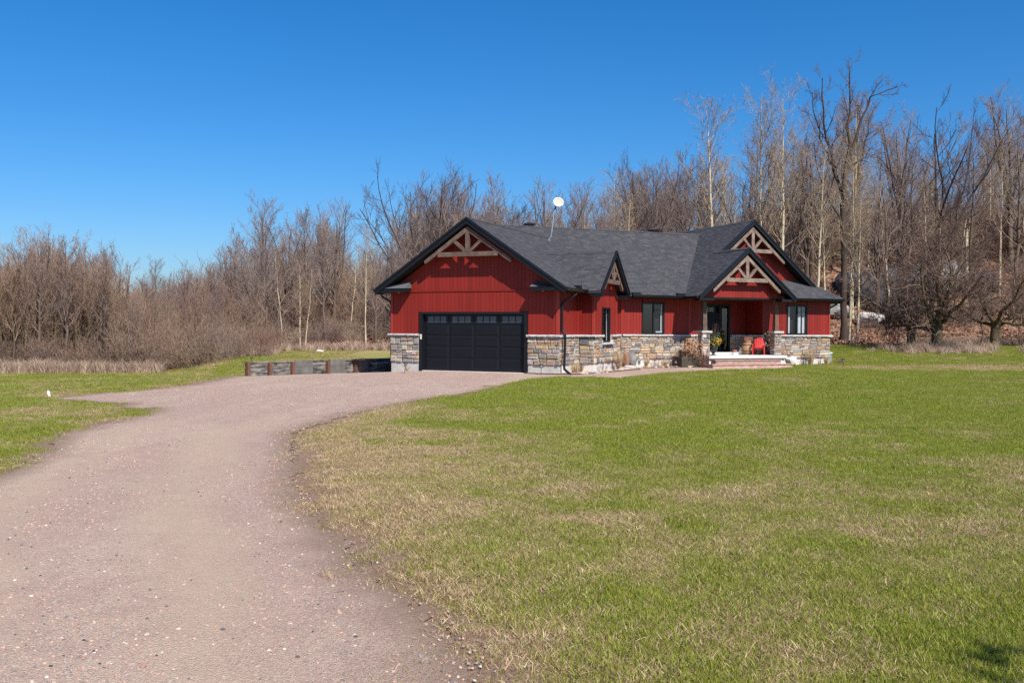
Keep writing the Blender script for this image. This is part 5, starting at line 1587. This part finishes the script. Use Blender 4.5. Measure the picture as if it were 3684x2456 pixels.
hero('A2', 1042, 82, 388, 'tall tree with four upright leaders above the garage peak', rz=1.7)
hero('O2', 1130, 84, 396, 'slim tree rising above the garage ridge')
hero('A3', 1255, 82, 418, 'dark vase shaped tree behind the satellite dish')
hero('O0', 1330, 88, 415, 'bushy tree above the main ridge right of the dish')
hero('P2', 1405, 84, 392, 'pale branching tree above the right roof vent', sx=1.3)
hero('A1', 1490, 84, 350, 'pale brown wide tree above the main ridge', sx=.8)
hero('O1', 1575, 84, 345, 'tree at the left of the entrance gable roof')
hero('O0', 358, 86, 590, 'distant fan shaped tree between thicket and the long wood')
hero('O1', 422, 88, 600, 'distant thin tree right of the fan shaped one')
hero('S1', 176 / 1.0 + 470, 70, 560, 'thin pale sapling in front of the oval tree')
hero('P0', 690, 62, 590, 'thin grey stem with few twigs at the leaf covered bank left')
hero('S1', 702, 61, 610, 'second thin pale stem beside the grey one at the bank')
hero('P1', 840, 63, 520, 'grey stem with pale base just left of the garage corner', sx=.8)
# orchard trees on the right lawn
ox = 24.6
plant_tree('R0', 26.9, 60.0, 8.4, 'gnarled old apple tree with mossy trunk standing in dry grass', rz=.6, name='apple_tree')
plant_tree('R1', 27.6, 65.5, 6.4, 'low leaning apple tree behind the gnarled one', rz=2.0, name='apple_tree')
plant_tree('R1', 33.4, 65.5, 7.2, 'right apple tree at the edge of the lawn', rz=4.1, name='apple_tree')
plant_tree('R0', 39.0, 69.0, 6.6, 'apple tree at the right edge of the picture', rz=3.2, name='apple_tree')
mNEEDLE = pm('dark_needles', (0.04, 0.065, 0.03), (0.025, 0.045, 0.02), 6, 0.8)
pine = empty('pine_tree', (6.95, -3.2, 0)); tag(pine, 'round dark pine right behind the photographer whose shadow falls on the near lawn corner', 'tree')
b = MB(); b.tube([(0, 0, -.2), (.05, 0, 3), (0, .05, 6), (0, 0, 8.2)], [.24, .19, .12, .03], 8); b.build('trunk', mBARK, pine)
q_ = np.random.default_rng(4).normal(size=(5200, 3)); q_ /= np.linalg.norm(q_, axis=1, keepdims=True)
q_ *= (np.random.default_rng(5).random((5200, 1)) ** .5) * (1 + .22 * np.sin(q_[:, :1] * 7) * np.sin(q_[:, 1:2] * 6 + 1))
b = MB(); r5 = random.Random(6)
for c in q_:
    c = Vector((c[0] * 2.6, c[1] * 2.6, 6.1 + c[2] * 2.6)); u_ = Vector((r5.gauss(0, 1), r5.gauss(0, 1), r5.gauss(0, 1))).normalized(); w_ = u_.orthogonal().normalized()
    b.raw([c - u_ * .22, c + w_ * .05, c + u_ * .22, c - w_ * .05], [(0, 1, 2, 3)])
b.build('crown', mNEEDLE, pine)

# broken snag and fallen tree
sx_, sy_ = pix2x(3473, 88), 88.0
zz = float(terrain(sx_, sy_)); o = empty('broken_snag', (sx_, sy_, zz)); tag(o, 'pale broken tree stump standing upright on the wooded slope', 'stump')
b = MB(); b.tube([(0, 0, -.2), (.03, 0, 2.2), (0, .03, 4.4), (.08, 0, 5.1)], [.22, .18, .16, .05], 8); b.build('trunk', mBARKP, o)

# left thicket: multi stemmed shrubs seen one by one along the lawn edge
trng = random.Random(77)
FORM = {'A': 'forked', 'O': 'oval', 'P': 'slim pale', 'S': 'thin young', 'C': 'many-stemmed', 'T': 'tall'}
LAND = [(0, 'at the left picture edge'), (35, 'in the left end of the thicket'), (90, 'under the highest twigs of the left thicket'), (150, 'in the middle of the left thicket'), (205, 'in the right half of the left thicket'), (255, 'at the right end of the left thicket'),
        (310, 'beside the distant fan shaped tree'), (390, 'beside the distant thin tree'), (450, 'in the dip left of the oval tree'), (520, 'just left of the oval tree'), (580, 'beside the oval tree'), (640, 'beside the dark forked tree'),
        (700, 'over the retaining wall'), (760, 'beside the broad bushy topped tree'), (820, 'left of the garage eave'), (880, 'over the left garage rake'), (960, 'left of the garage peak'), (1040, 'over the garage peak'), (1110, 'right of the garage peak'),
        (1180, 'over the left roof vent'), (1240, 'behind the satellite dish'), (1300, 'right of the satellite dish'), (1370, 'over the dormer'), (1430, 'over the middle of the long ridge'), (1490, 'over the right roof vent'), (1550, 'at the left end of the entrance gable roof'),
        (1620, 'over the left slope of the entrance roof'), (1690, 'left of the entrance gable peak'), (1750, 'right of the entrance gable peak'), (1820, 'over the right rake of the entrance gable'), (1890, 'at the right eave'), (1950, 'over the dark rock face'),
        (2020, 'left of the broad fan tree'), (2090, 'behind the gnarled apple tree'), (2160, 'beside the broad fan tree'), (2230, 'behind the right apple tree'), (2300, 'at the right picture edge')]
def where(px):
    q = px / 1.5664; t_ = LAND[0][1]
    for p_, l_ in LAND:
        if q >= p_: t_ = l_
    return t_
def tree_label(key, h, lo, hi, row, px, noun):
    size = 'low' if h < lo else ('middling' if h < hi else 'tall')
    return '%s %s %s %s, %s row' % (size, FORM[key[0]], noun, where(px), row)
for i in range(46):
    px = -40 + 520 * (i + trng.random()) / 46
    row = i % 3
    y = 47.0 + row * 4.0 + trng.uniform(0, 2.5)
    x, h = top_h(px * 1.0, y, np.interp(px, SKX, SKY_) + trng.choice([-15, 0, 10, 40, 70, 110]))
    h = max(2.6, min(h, 8.5))
    kc = trng.choice(['C0', 'C1', 'C2', 'C0', 'C1', 'S0', 'O2', 'S2'])
    plant_tree(kc, x, y, h * (1.06 if kc[0] != 'C' else 1), tree_label(kc, h, 5.2, 6.8, ('front', 'second', 'rear')[row], px, 'thicket tree'), 'thicket trees along the left lawn', name='thicket_tree', sx=1.05)
for i in range(20):
    px = 440 + 480 * (i + trng.random()) / 20
    y = 48.5 + trng.uniform(0, 10) if px < 800 else 64 + trng.uniform(0, 5)
    x = pix2x(px, y)
    ks = trng.choice(['C2', 'S2', 'S0', 'C1']); hs_ = trng.uniform(2.6, 4.6)
    plant_tree(ks, x, y, hs_, tree_label(ks, hs_, 3.2, 4.0, 'front' if y < 53 else 'rear', px, 'shrub'), 'low shrubs behind the left lawn', name='thicket_shrub', cat='shrub')
# wood on the slope behind the house
def zone(px):
    if px < 900: return 'bare grey tree in the hollow between thicket and oval tree', 'trees in the far left hollow'
    if px < 1420: return 'bare tree in the wood left of the garage', 'trees in the wood left of the garage'
    if px < 2500: return 'bare tree in the wood rising above the long roof ridge', 'trees above the roof ridge'
    return 'bare tree on the rocky slope right of the entrance gable', 'trees on the rocky right slope'
NW = 150
for i in range(NW):
    u = (i + trng.random()) / NW
    px = 420 + 3400 * u
    if px > 2560 and trng.random() < .30: continue
    y0 = float(yedge(pix2x(px, 64))) + 2.0
    if px < 900: y0 = max(y0, 62)
    y = y0 + (9 if px > 2560 else 4) + (30 if px > 2560 else 34) * trng.random() ** 1.1
    yt = float(np.interp(px, SKX, SKY_)) + 20 + 150 * trng.random() ** 1.3
    if px > 2500: yt += 15 + 170 * trng.random()
    x, h = top_h(px, y, yt)
    h = max(h, 5.0)
    if px < 900: key = trng.choice(['O1', 'O2', 'S0', 'S0', 'A3'])
    elif px < 1500: key = trng.choice(['O1', 'O2', 'O0', 'S0', 'S1', 'A2', 'A3', 'O2'])
    elif px < 2500: key = trng.choice(['O1', 'O2', 'O0', 'A2', 'A3', 'P1', 'A1', 'O2'])
    else: key = trng.choice(['P0', 'P1', 'P2', 'S1', 'A2', 'O1', 'O2', 'A3', 'P1'])
    lab, grp = zone(px)
    plant_tree(key, x, y, h, tree_label(key, h, 9, 13, 'front' if y < y0 + 12 else ('middle' if y < y0 + 24 else 'back'), px, 'bare tree'), grp)
bylab = {}
for o in COL.objects:
    if o.get('label') and o.get('group') and o.name.startswith(('bare_tree', 'thicket')): bylab.setdefault(o['label'], []).append(o)
for lab, os_ in bylab.items():
    if len(os_) < 2: continue
    os_.sort(key=lambda o: o.location.x / o.location.y)
    nm_ = ['left of two', 'right of two'] if len(os_) == 2 else (['left of three', 'middle of three', 'right of three'] if len(os_) == 3 else None)
    if nm_:
        for o, q_ in zip(os_, nm_): o['label'] = ' '.join((q_ + ', ' + lab.replace(' row', '')).split()[:16])
print('trees', ntree)

# ------------------------------------------------------------------ scattering (stuff)
def scatter(name, P, idx, rot, scl, meshes, kind='stuff'):
    col = bpy.data.collections.new(name + '_source')
    for i, me in enumerate(meshes):
        so = bpy.data.objects.new('%s_%02d' % (name, i), me); col.objects.link(so)
    me = bpy.data.meshes.new(name)
    n = len(P)
    me.vertices.add(n); me.vertices.foreach_set('co', np.asarray(P, np.float32).ravel())
    for nm, ty, arr, at_ in (('idx', 'INT', idx, 'value'), ('scl', 'FLOAT', scl, 'value'), ('rot', 'FLOAT_VECTOR', rot, 'vector')):
        a = me.attributes.new(nm, ty, 'POINT'); a.data.foreach_set(at_, np.asarray(arr, np.int32 if ty == 'INT' else np.float32).ravel())
    ng = bpy.data.node_groups.new(name, 'GeometryNodeTree')
    ng.interface.new_socket('Geometry', in_out='INPUT', socket_type='NodeSocketGeometry')
    ng.interface.new_socket('Geometry', in_out='OUTPUT', socket_type='NodeSocketGeometry')
    gi = ng.nodes.new('NodeGroupInput'); go = ng.nodes.new('NodeGroupOutput')
    ci = ng.nodes.new('GeometryNodeCollectionInfo'); ci.inputs[0].default_value = col
    ci.inputs['Separate Children'].default_value = True; ci.inputs['Reset Children'].default_value = True
    ip = ng.nodes.new('GeometryNodeInstanceOnPoints'); ip.inputs['Pick Instance'].default_value = True
    def na(n_, t):
        q = ng.nodes.new('GeometryNodeInputNamedAttribute'); q.data_type = t; q.inputs[0].default_value = n_; return q.outputs[0]
    L = ng.links.new
    L(gi.outputs[0], ip.inputs['Points']); L(ci.outputs[0], ip.inputs['Instance'])
    L(na('idx', 'INT'), ip.inputs['Instance Index']); L(na('scl', 'FLOAT'), ip.inputs['Scale'])
    er_ = ng.nodes.new('FunctionNodeEulerToRotation'); L(na('rot', 'FLOAT_VECTOR'), er_.inputs[0]); L(er_.outputs[0], ip.inputs['Rotation'])
    L(ip.outputs[0], go.inputs[0])
    o = link(name, me); md = o.modifiers.new('scatter', 'NODES'); md.node_group = ng
    return tag(o, kind=kind)
def zrot(n, rng, t=0.06):
    r = rng.normal(size=(n, 3)) * t; r[:, 2] = rng.random(n) * 6.283
    return r

# far wood: the mass of trees beyond the ones built singly
rng = np.random.default_rng(50)
fm = []
for key in ('O1', 'A3', 'O2', 'S0', 'P1', 'A2'):
    V1, F1, V2, F2 = KIND[key][3]
    V_ = np.concatenate([V1, V2]); F_ = np.concatenate([F1, F2 + len(V1)])
    fm.append(newmesh('far_' + key, V_, F_, [KIND[key][0].materials[0], KIND[key][1].materials[0]], mi=[0] * len(F1) + [1] * len(F2)))
tops = [KIND[k_][2] for k_ in ('O1', 'A3', 'O2', 'S0', 'P1', 'A2')]
n = 250
px = rng.uniform(-150, 3850, n)
px = np.where((px > 2560) & (rng.random(n) < .72), rng.uniform(-150, 2560, n), px)
dep = np.interp(px, [0, 700, 1000, 3684], [64, 82, 92, 104]) + rng.random(n) * 34
P, I, S = [], [], []
for i in range(n):
    yt = float(np.interp(px[i], SKX, SKY_)) + 45 + 170 * rng.random()
    x, h = top_h(px[i], dep[i], yt)
    h = max(h, 4.5); j = rng.integers(0, 6)
    P.append((x, dep[i], float(terrain(x, dep[i])) - .1)); I.append(j); S.append(h / tops[j])
scatter('far_wood', P, I, zrot(n, rng, .02), S, fm)

P, I, S = [], [], []
for i in range(150):
    x_ = rng.uniform(-95, 130); y_ = -70 - rng.random() * 22
    P.append((x_, y_, -.1)); j = rng.integers(0, 6); I.append(j); S.append(rng.uniform(9, 14) / tops[j])
scatter('wood_across_the_road', P, I, zrot(150, rng, .02), S, fm)

# undergrowth on the slope and at the lawn edge
def brush_mesh(seed, h, w, n, mat):
    r = np.random.default_rng(seed); st_ = []
    for i in range(n):
        a = r.random() * 6.283; q = w * math.sqrt(r.random()); l = r.random() * w * .8
        st_.append(stem(r, h * r.uniform(.5, 1), .007, 5, (math.cos(a) * l, math.sin(a) * l), .15, .5, (q * math.cos(a), q * math.sin(a))))
    t = cat(*st_)
    l1 = grow(t[0], t[1], 5, .2, 1, (20, 60), .4, 4, .05, .15, .7, .005, r)
    l2 = grow(l1[0], l1[1], 3, .2, 1, (20, 60), .5, 3, .05, .15, .8, .0045, r)
    V_, F_ = tubes([(t[0], t[1], 3), (l1[0], l1[1], 3), (l2[0], l2[1], 3)])
    return newmesh('brush', V_, F_, mat)
bms = [brush_mesh(1, 1.8, .8, 26, mTWIG), brush_mesh(2, 1.3, .8, 26, mTWIGBR), brush_mesh(3, 2.2, .7, 24, mTWIGT), brush_mesh(4, 1.0, .9, 30, mTWIGP)]
def spots(n, fy, rng, lo=-150, hi=3850):
    px = rng.uniform(lo, hi, n); y = fy(px, rng); return pix2x(px, y), y
def fy_under(px, rng):
    px = np.asarray(px)
    y0 = yedge(pix2x(px, 64)) + 1.5
    y0 = np.where(px < 760, 48 + 0.0 * px, y0)
    return y0 + np.where(px > 2700, 9.0, 0) + np.where((px > 960) & (px < 1420), 4.5, 0) + 26 * rng.random(len(px)) ** 1.4
x, y = spots(900, fy_under, rng)
px_ = x / y * 3407 + 1842; kk = ~((px_ > 2560) & (y < 92) & (rng.random(len(x)) < np.where((px_ > 2950) & (px_ < 3420), .9, .55))); x, y = x[kk], y[kk]
xc, yc = spots(230, lambda p, r: 90 + r.uniform(0, 22, len(p)), rng, 2500, 3800)
xd, yd = spots(260, lambda p, r: 76 + r.uniform(0, 26, len(p)), rng, 700, 1430)
xc = np.concatenate([xc, xd]); yc = np.concatenate([yc, yd])
xb, yb = spots(260, lambda p, r: 47 + r.uniform(0, 6, len(p)), rng, -60, 560); x = np.concatenate([x, xb]); y = np.concatenate([y, yb]); nb_ = len(x); x = np.concatenate([x, xc]); y = np.concatenate([y, yc])
scatter('undergrowth', np.stack([x, y, terrain(x, y) - .05], -1), rng.integers(0, 4, len(x)), zrot(len(x), rng), rng.uniform(.5, 1.25, len(x)) * np.where(np.arange(len(x)) >= nb_, 2.2, 1), bms)

# tall dead grass in front of the thicket, on the bank and round the apple trees
def straw_mesh(seed, h, w, n, cols):
    r = np.random.default_rng(seed); V_, F_, T_ = [], [], []
    for i in range(n):
        a = r.random() * 6.283; q = w * math.sqrt(r.random()); b0 = np.array([q * math.cos(a), q * math.sin(a), 0.0])
        d = r.normal(size=3) * .32; d[2] = 1; L = h * r.uniform(.5, 1.1); wd = np.array([math.cos(a + 1.57), math.sin(a + 1.57), 0]) * .006 * (1 + h)
        m = b0 + d * L * .55; e = b0 + d * L + np.array([d[0], d[1], -.15]) * L * .5
        s_ = len(V_); V_ += [b0 - wd, b0 + wd, m - wd * .8, m + wd * .8, e]; c = cols[r.integers(0, len(cols))]; T_ += [c] * 5
        F_ += [(s_, s_ + 1, s_ + 3, s_ + 2), (s_ + 2, s_ + 3, s_ + 4)]
    return newmesh('straw', V_, F_, mGRASS, np.array(T_))
STC = [(.52, .39, .28), (.42, .30, .22), (.58, .45, .33), (.33, .225, .17)]
stm = [straw_mesh(1, .85, .35, 70, STC), straw_mesh(2, .65, .4, 70, STC), straw_mesh(3, .5, .4, 70, STC[:3])]
P = []
x, y = spots(900, lambda p, r: yedge(pix2x(p, 46)) + r.uniform(-.9, 2.2, len(p)), rng, -60, 760); P.append(np.stack([x, y], -1))
x, y = spots(260, lambda p, r: 49 + r.uniform(0, 13, len(p)), rng, 740, 950); P.append(np.stack([x, y], -1))
x, y = spots(130, lambda p, r: yedge(pix2x(p, 66)) + r.uniform(-1.2, 2.4, len(p)), rng, 980, 1420); P.append(np.stack([x, y], -1))
x, y = spots(260, lambda p, r: yedge(pix2x(p, 69)) + r.uniform(-.5, 3.5, len(p)), rng, 3250, 3800); P.append(np.stack([x, y], -1))
q = rng.normal(size=(240, 2)) * np.array([1.5, .7]) + np.array([26.9, 59.3]); P.append(q)
P = np.concatenate(P); n = len(P)
scatter('tall_dead_grass', np.stack([P[:, 0], P[:, 1], terrain(P[:, 0], P[:, 1]) - .03], -1), rng.integers(0, 3, n), zrot(n, rng), rng.uniform(.45, 1.1, n), stm)

# loose dead leaves on the wood floor
def leaf_mesh(seed, n, w):
    r = np.random.default_rng(seed); V_, F_, T_ = [], [], []
    LC = [(.25, .13, .085), (.36, .21, .14), (.16, .08, .055), (.46, .30, .21), (.29, .15, .09)]
    for i in range(n):
        c = np.array([r.uniform(-w, w), r.uniform(-w, w), r.uniform(.01, .10)]); u = r.normal(size=3) * np.array([1, 1, .5]); u /= np.linalg.norm(u); v = np.cross(u, r.normal(size=3) * .4 + np.array([0, 0, 1])); v /= np.linalg.norm(v)
        L = r.uniform(.05, .11); s_ = len(V_)
        V_ += [c - u * L, c + v * L * .7, c + u * L, c - v * L * .7]; T_ += [LC[r.integers(0, 5)]] * 4; F_.append((s_, s_ + 1, s_ + 2, s_ + 3))
    return newmesh('leaves', V_, F_, mLEAFLIT, np.array(T_))
lm = [leaf_mesh(1, 70, .8), leaf_mesh(2, 70, .8), leaf_mesh(3, 50, .9)]
x, y = spots(3200, lambda p, r: yedge(pix2x(p, 66)) + .2 + 30 * r.random(len(p)) ** 1.5, rng, 1010, 3850)
scatter('leaf_litter', np.stack([x, y, terrain(x, y)], -1), rng.integers(0, 3, len(x)), zrot(len(x), rng, .1), rng.uniform(.7, 1.3, len(x)), lm)

# granite outcrops on the slope
rk = random.Random(8)
for i, (px_, yp, y_, s, lab, mt) in enumerate([
        (3125, 1005, 80, (1.7, 1.1, .75), 'long pale boulder lying at the foot of the dark rock face', mROCK),
        (3190, 960, 83, (4.2, 2.4, 2.6), 'big dark rock face on the slope behind the apple trees', mROCKD),
        (3330, 905, 86, (3.4, 2.2, 2.0), 'grey rock ledge right of the dark rock face', mROCKG),
        (3075, 900, 86, (2.3, 1.6, 1.4), 'mossy grey rock left above the dark rock face', mROCKG),
        (3400, 840, 89, (1.8, 1.4, 1.1), 'upper grey boulder near the top of the right slope', mROCKG),
        (3010, 985, 81, (1.4, 1.1, .8), 'grey boulder just right of the gable roof edge', mROCKG),
        (3545, 890, 88, (1.4, 1.0, .8), 'rounded dark rock far up the right slope', mROCKD)]):
    x_ = pix2x(px_, y_); boulder('rock_outcrop', (x_, y_, float(terrain(x_, y_)) + s[2] * .45), s, 40 + i, mt, lab, rz=rk.uniform(0, 3), group='granite outcrops on the wooded slope')

# ------------------------------------------------------------------ lawn grass
def turf_mesh(seed, n, w, h, gfrac):
    r = np.random.default_rng(seed)
    GC = [(.235, .275, .028), (.15, .20, .019), (.31, .34, .055), (.27, .27, .032)]
    DC = [(.52, .38, .22), (.43, .29, .16), (.62, .49, .31), (.31, .19, .115)]
    a = r.random(n) * 6.283; q = w * np.sqrt(r.random(n)); g = r.random(n) < gfrac
    b0 = np.stack([q * np.cos(a), q * np.sin(a), np.zeros(n)], -1)
    d = r.normal(size=(n, 3)) * np.where(g, .38, .75)[:, None]; d[:, 2] = 1
    L = h * r.uniform(.45, 1.1, n) * np.where(g, 1, .75)
    az = r.random(n) * 6.283; wd = np.stack([np.cos(az), np.sin(az), 0 * az], -1) * (.0019 * r.uniform(.7, 1.3, n))[:, None]
    m = b0 + d * L[:, None] * .55; e = b0 + d * L[:, None] * np.array([1.25, 1.25, .92])
    V_ = np.stack([b0 - wd, b0 + wd, m + wd * .85, m - wd * .85, e], 1).reshape(-1, 3)
    base = np.arange(n)[:, None] * 5
    F_ = [tuple(k) for k in (base + np.array([0, 1, 2, 3]))] + [tuple(k) for k in (base + np.array([3, 2, 4]))]
    col = np.array([GC[r.integers(0, 4)] if k else DC[r.integers(0, 4)] for k in g]) * r.uniform(.8, 1.2, (n, 1))
    return newmesh('turf', V_, F_, mGRASS, np.repeat(col, 5, 0))
LEV = [1.0, .86, .66, .45, .25, .06]
tms = []
for i, gf in enumerate(LEV):
    for k_ in range(2): tms.append(turf_mesh(200 + i * 2 + k_, 110, .17, .050, gf))
rng = np.random.default_rng(60)
n = 170000
# density falls with distance from the camera
Yr = np.linspace(3.2, 66, 600); dens = np.where(Yr < 8, 1.0, (8 / Yr) ** 1.45) * Yr
cdf = np.cumsum(dens); cdf /= cdf[-1]
y = np.interp(rng.random(n), cdf, Yr); x = (rng.random(n) * 2 - 1) * (.565 * y + 1.2)
ind = inpoly(x, y, DRAG)
de_ = np.minimum(segdist(x, y, [(-.4, 31)] + DR_R), segdist(x, y, DR_L))
ok = (~ind | ((rng.random(n) < .8 * np.exp(-(de_ / .17) ** 2)) & (fbm(x * 1.3 + 4, y * 1.3) > .44))) & (y < yedge(x) + .5)
hs = -math.sin(TG) * (x - X0) - math.cos(TG) * (y - Y0)
ms = math.sin(TM) * (x - WM.x) - math.cos(TM) * (y - WM.y); ma = math.cos(TM) * (x - WM.x) + math.sin(TM) * (y - WM.y)
ok &= ~((ms < .1) & (ma > -12) & (ma < 13.2) & (x > -9.5))
ok &= ~((ms < 2.6) & (ma > -2) & (ma < 9) & (y > 40))
ga = math.cos(TG) * (x - X0) - math.sin(TG) * (y - Y0)
ok &= ~((hs < .2) & (ga > -8.2) & (ga < 1.6))
x, y = x[ok], y[ok]
d_edge = np.minimum(segdist(x, y, [(-.4, 31)] + DR_R), segdist(x, y, DR_L))
bare = np.clip(1.15 - d_edge / (.2 + (.95 + .6 * (y < 16)) * fbm(x * 1.4, y * 1.4, 3)), 0, 1)
keep = rng.random(len(x)) > bare * .93
x, y = x[keep], y[keep]
dr = np.clip(dryness(x, y) + rng.normal(size=len(x)) * .20 + (fbm(x * 2.7, y * 2.7, 3) - .5) * .7, 0, 1)
lev = np.clip((dr * 6).astype(int), 0, 5)
sc_ = rng.uniform(.75, 1.25, len(x)) * (1 + .35 * sstep(10, 45, y)) * (.78 + .5 * fbm(x * 1.9 + 9, y * 1.9, 2))
scatter('lawn_grass', np.stack([x, y, terrain(x, y) - .004], -1), lev * 2 + rng.integers(0, 2, len(x)), zrot(len(x), rng, .08), sc_, tms)
print('turf', len(x))

# ------------------------------------------------------------------ gravel stones near the camera
def pebble(seed, col):
    r = np.random.default_rng(seed); bm = bmesh.new(); bmesh.ops.create_icosphere(bm, subdivisions=1, radius=1)
    for v in bm.verts: v.co = Vector((v.co.x * 1.15, v.co.y * .85, v.co.z * .55)) * r.uniform(.78, 1.15)
    me = bpy.data.meshes.new('pebble'); bm.to_mesh(me); bm.free(); me.materials.append(mPEB)
    at = me.attributes.new('tint', 'FLOAT_COLOR', 'POINT'); at.data.foreach_set('color', np.tile((*col, 1), len(me.vertices)).astype(np.float32))
    return me
PC = [(.48, .315, .255), (.53, .36, .29), (.42, .265, .215), (.55, .42, .33), (.64, .56, .49), (.30, .27, .27), (.10, .10, .115), (.38, .30, .27), (.52, .37, .25), (.055, .055, .062), (.74, .69, .64), (.36, .21, .175)]
pms = [pebble(300 + i, c) for i, c in enumerate(PC)]
n = 80000
Yr = np.linspace(4.0, 34, 500); dens = (5 / Yr) ** 1.25 * Yr; cdf = np.cumsum(dens); cdf /= cdf[-1]
y = np.interp(rng.random(n), cdf, Yr); x = (rng.random(n) * 2 - 1) * (.565 * y + .6)
de_ = np.minimum(segdist(x, y, [(-.4, 31)] + DR_R), segdist(x, y, DR_L))
ok = inpoly(x, y, DRAG) | ((rng.random(n) < .9 * np.exp(-de_ / .16)) & (y < 24)); x, y = x[ok], y[ok]
cl = fbm(x * .9, y * .45, 4)
ok = rng.random(len(x)) < np.clip((cl - .34) * 3.4, .10, 1) * (1 - .8 * np.clip(tracks(x, y), 0, 1)); x, y = x[ok], y[ok]
w = np.array([16, 15, 15, 9, 3, 9, 5, 11, 9, 2.2, 1.0, 11.0]); w /= w.sum()
ii_ = rng.choice(12, len(x), p=w)
s_ = .0035 + .0115 * rng.random(len(x)) ** 2.6; s_ = s_ * (1 + .25 * sstep(6, 20, y)); s_[rng.random(len(x)) < .006] *= 1.9
rot = rng.normal(size=(len(x), 3)) * .25; rot[:, 2] = rng.random(len(x)) * 6.283
scatter('gravel_stones', np.stack([x, y, terrain(x, y) + .012 + s_ * .15], -1), ii_, rot, s_, pms)
print('gravel', len(x))
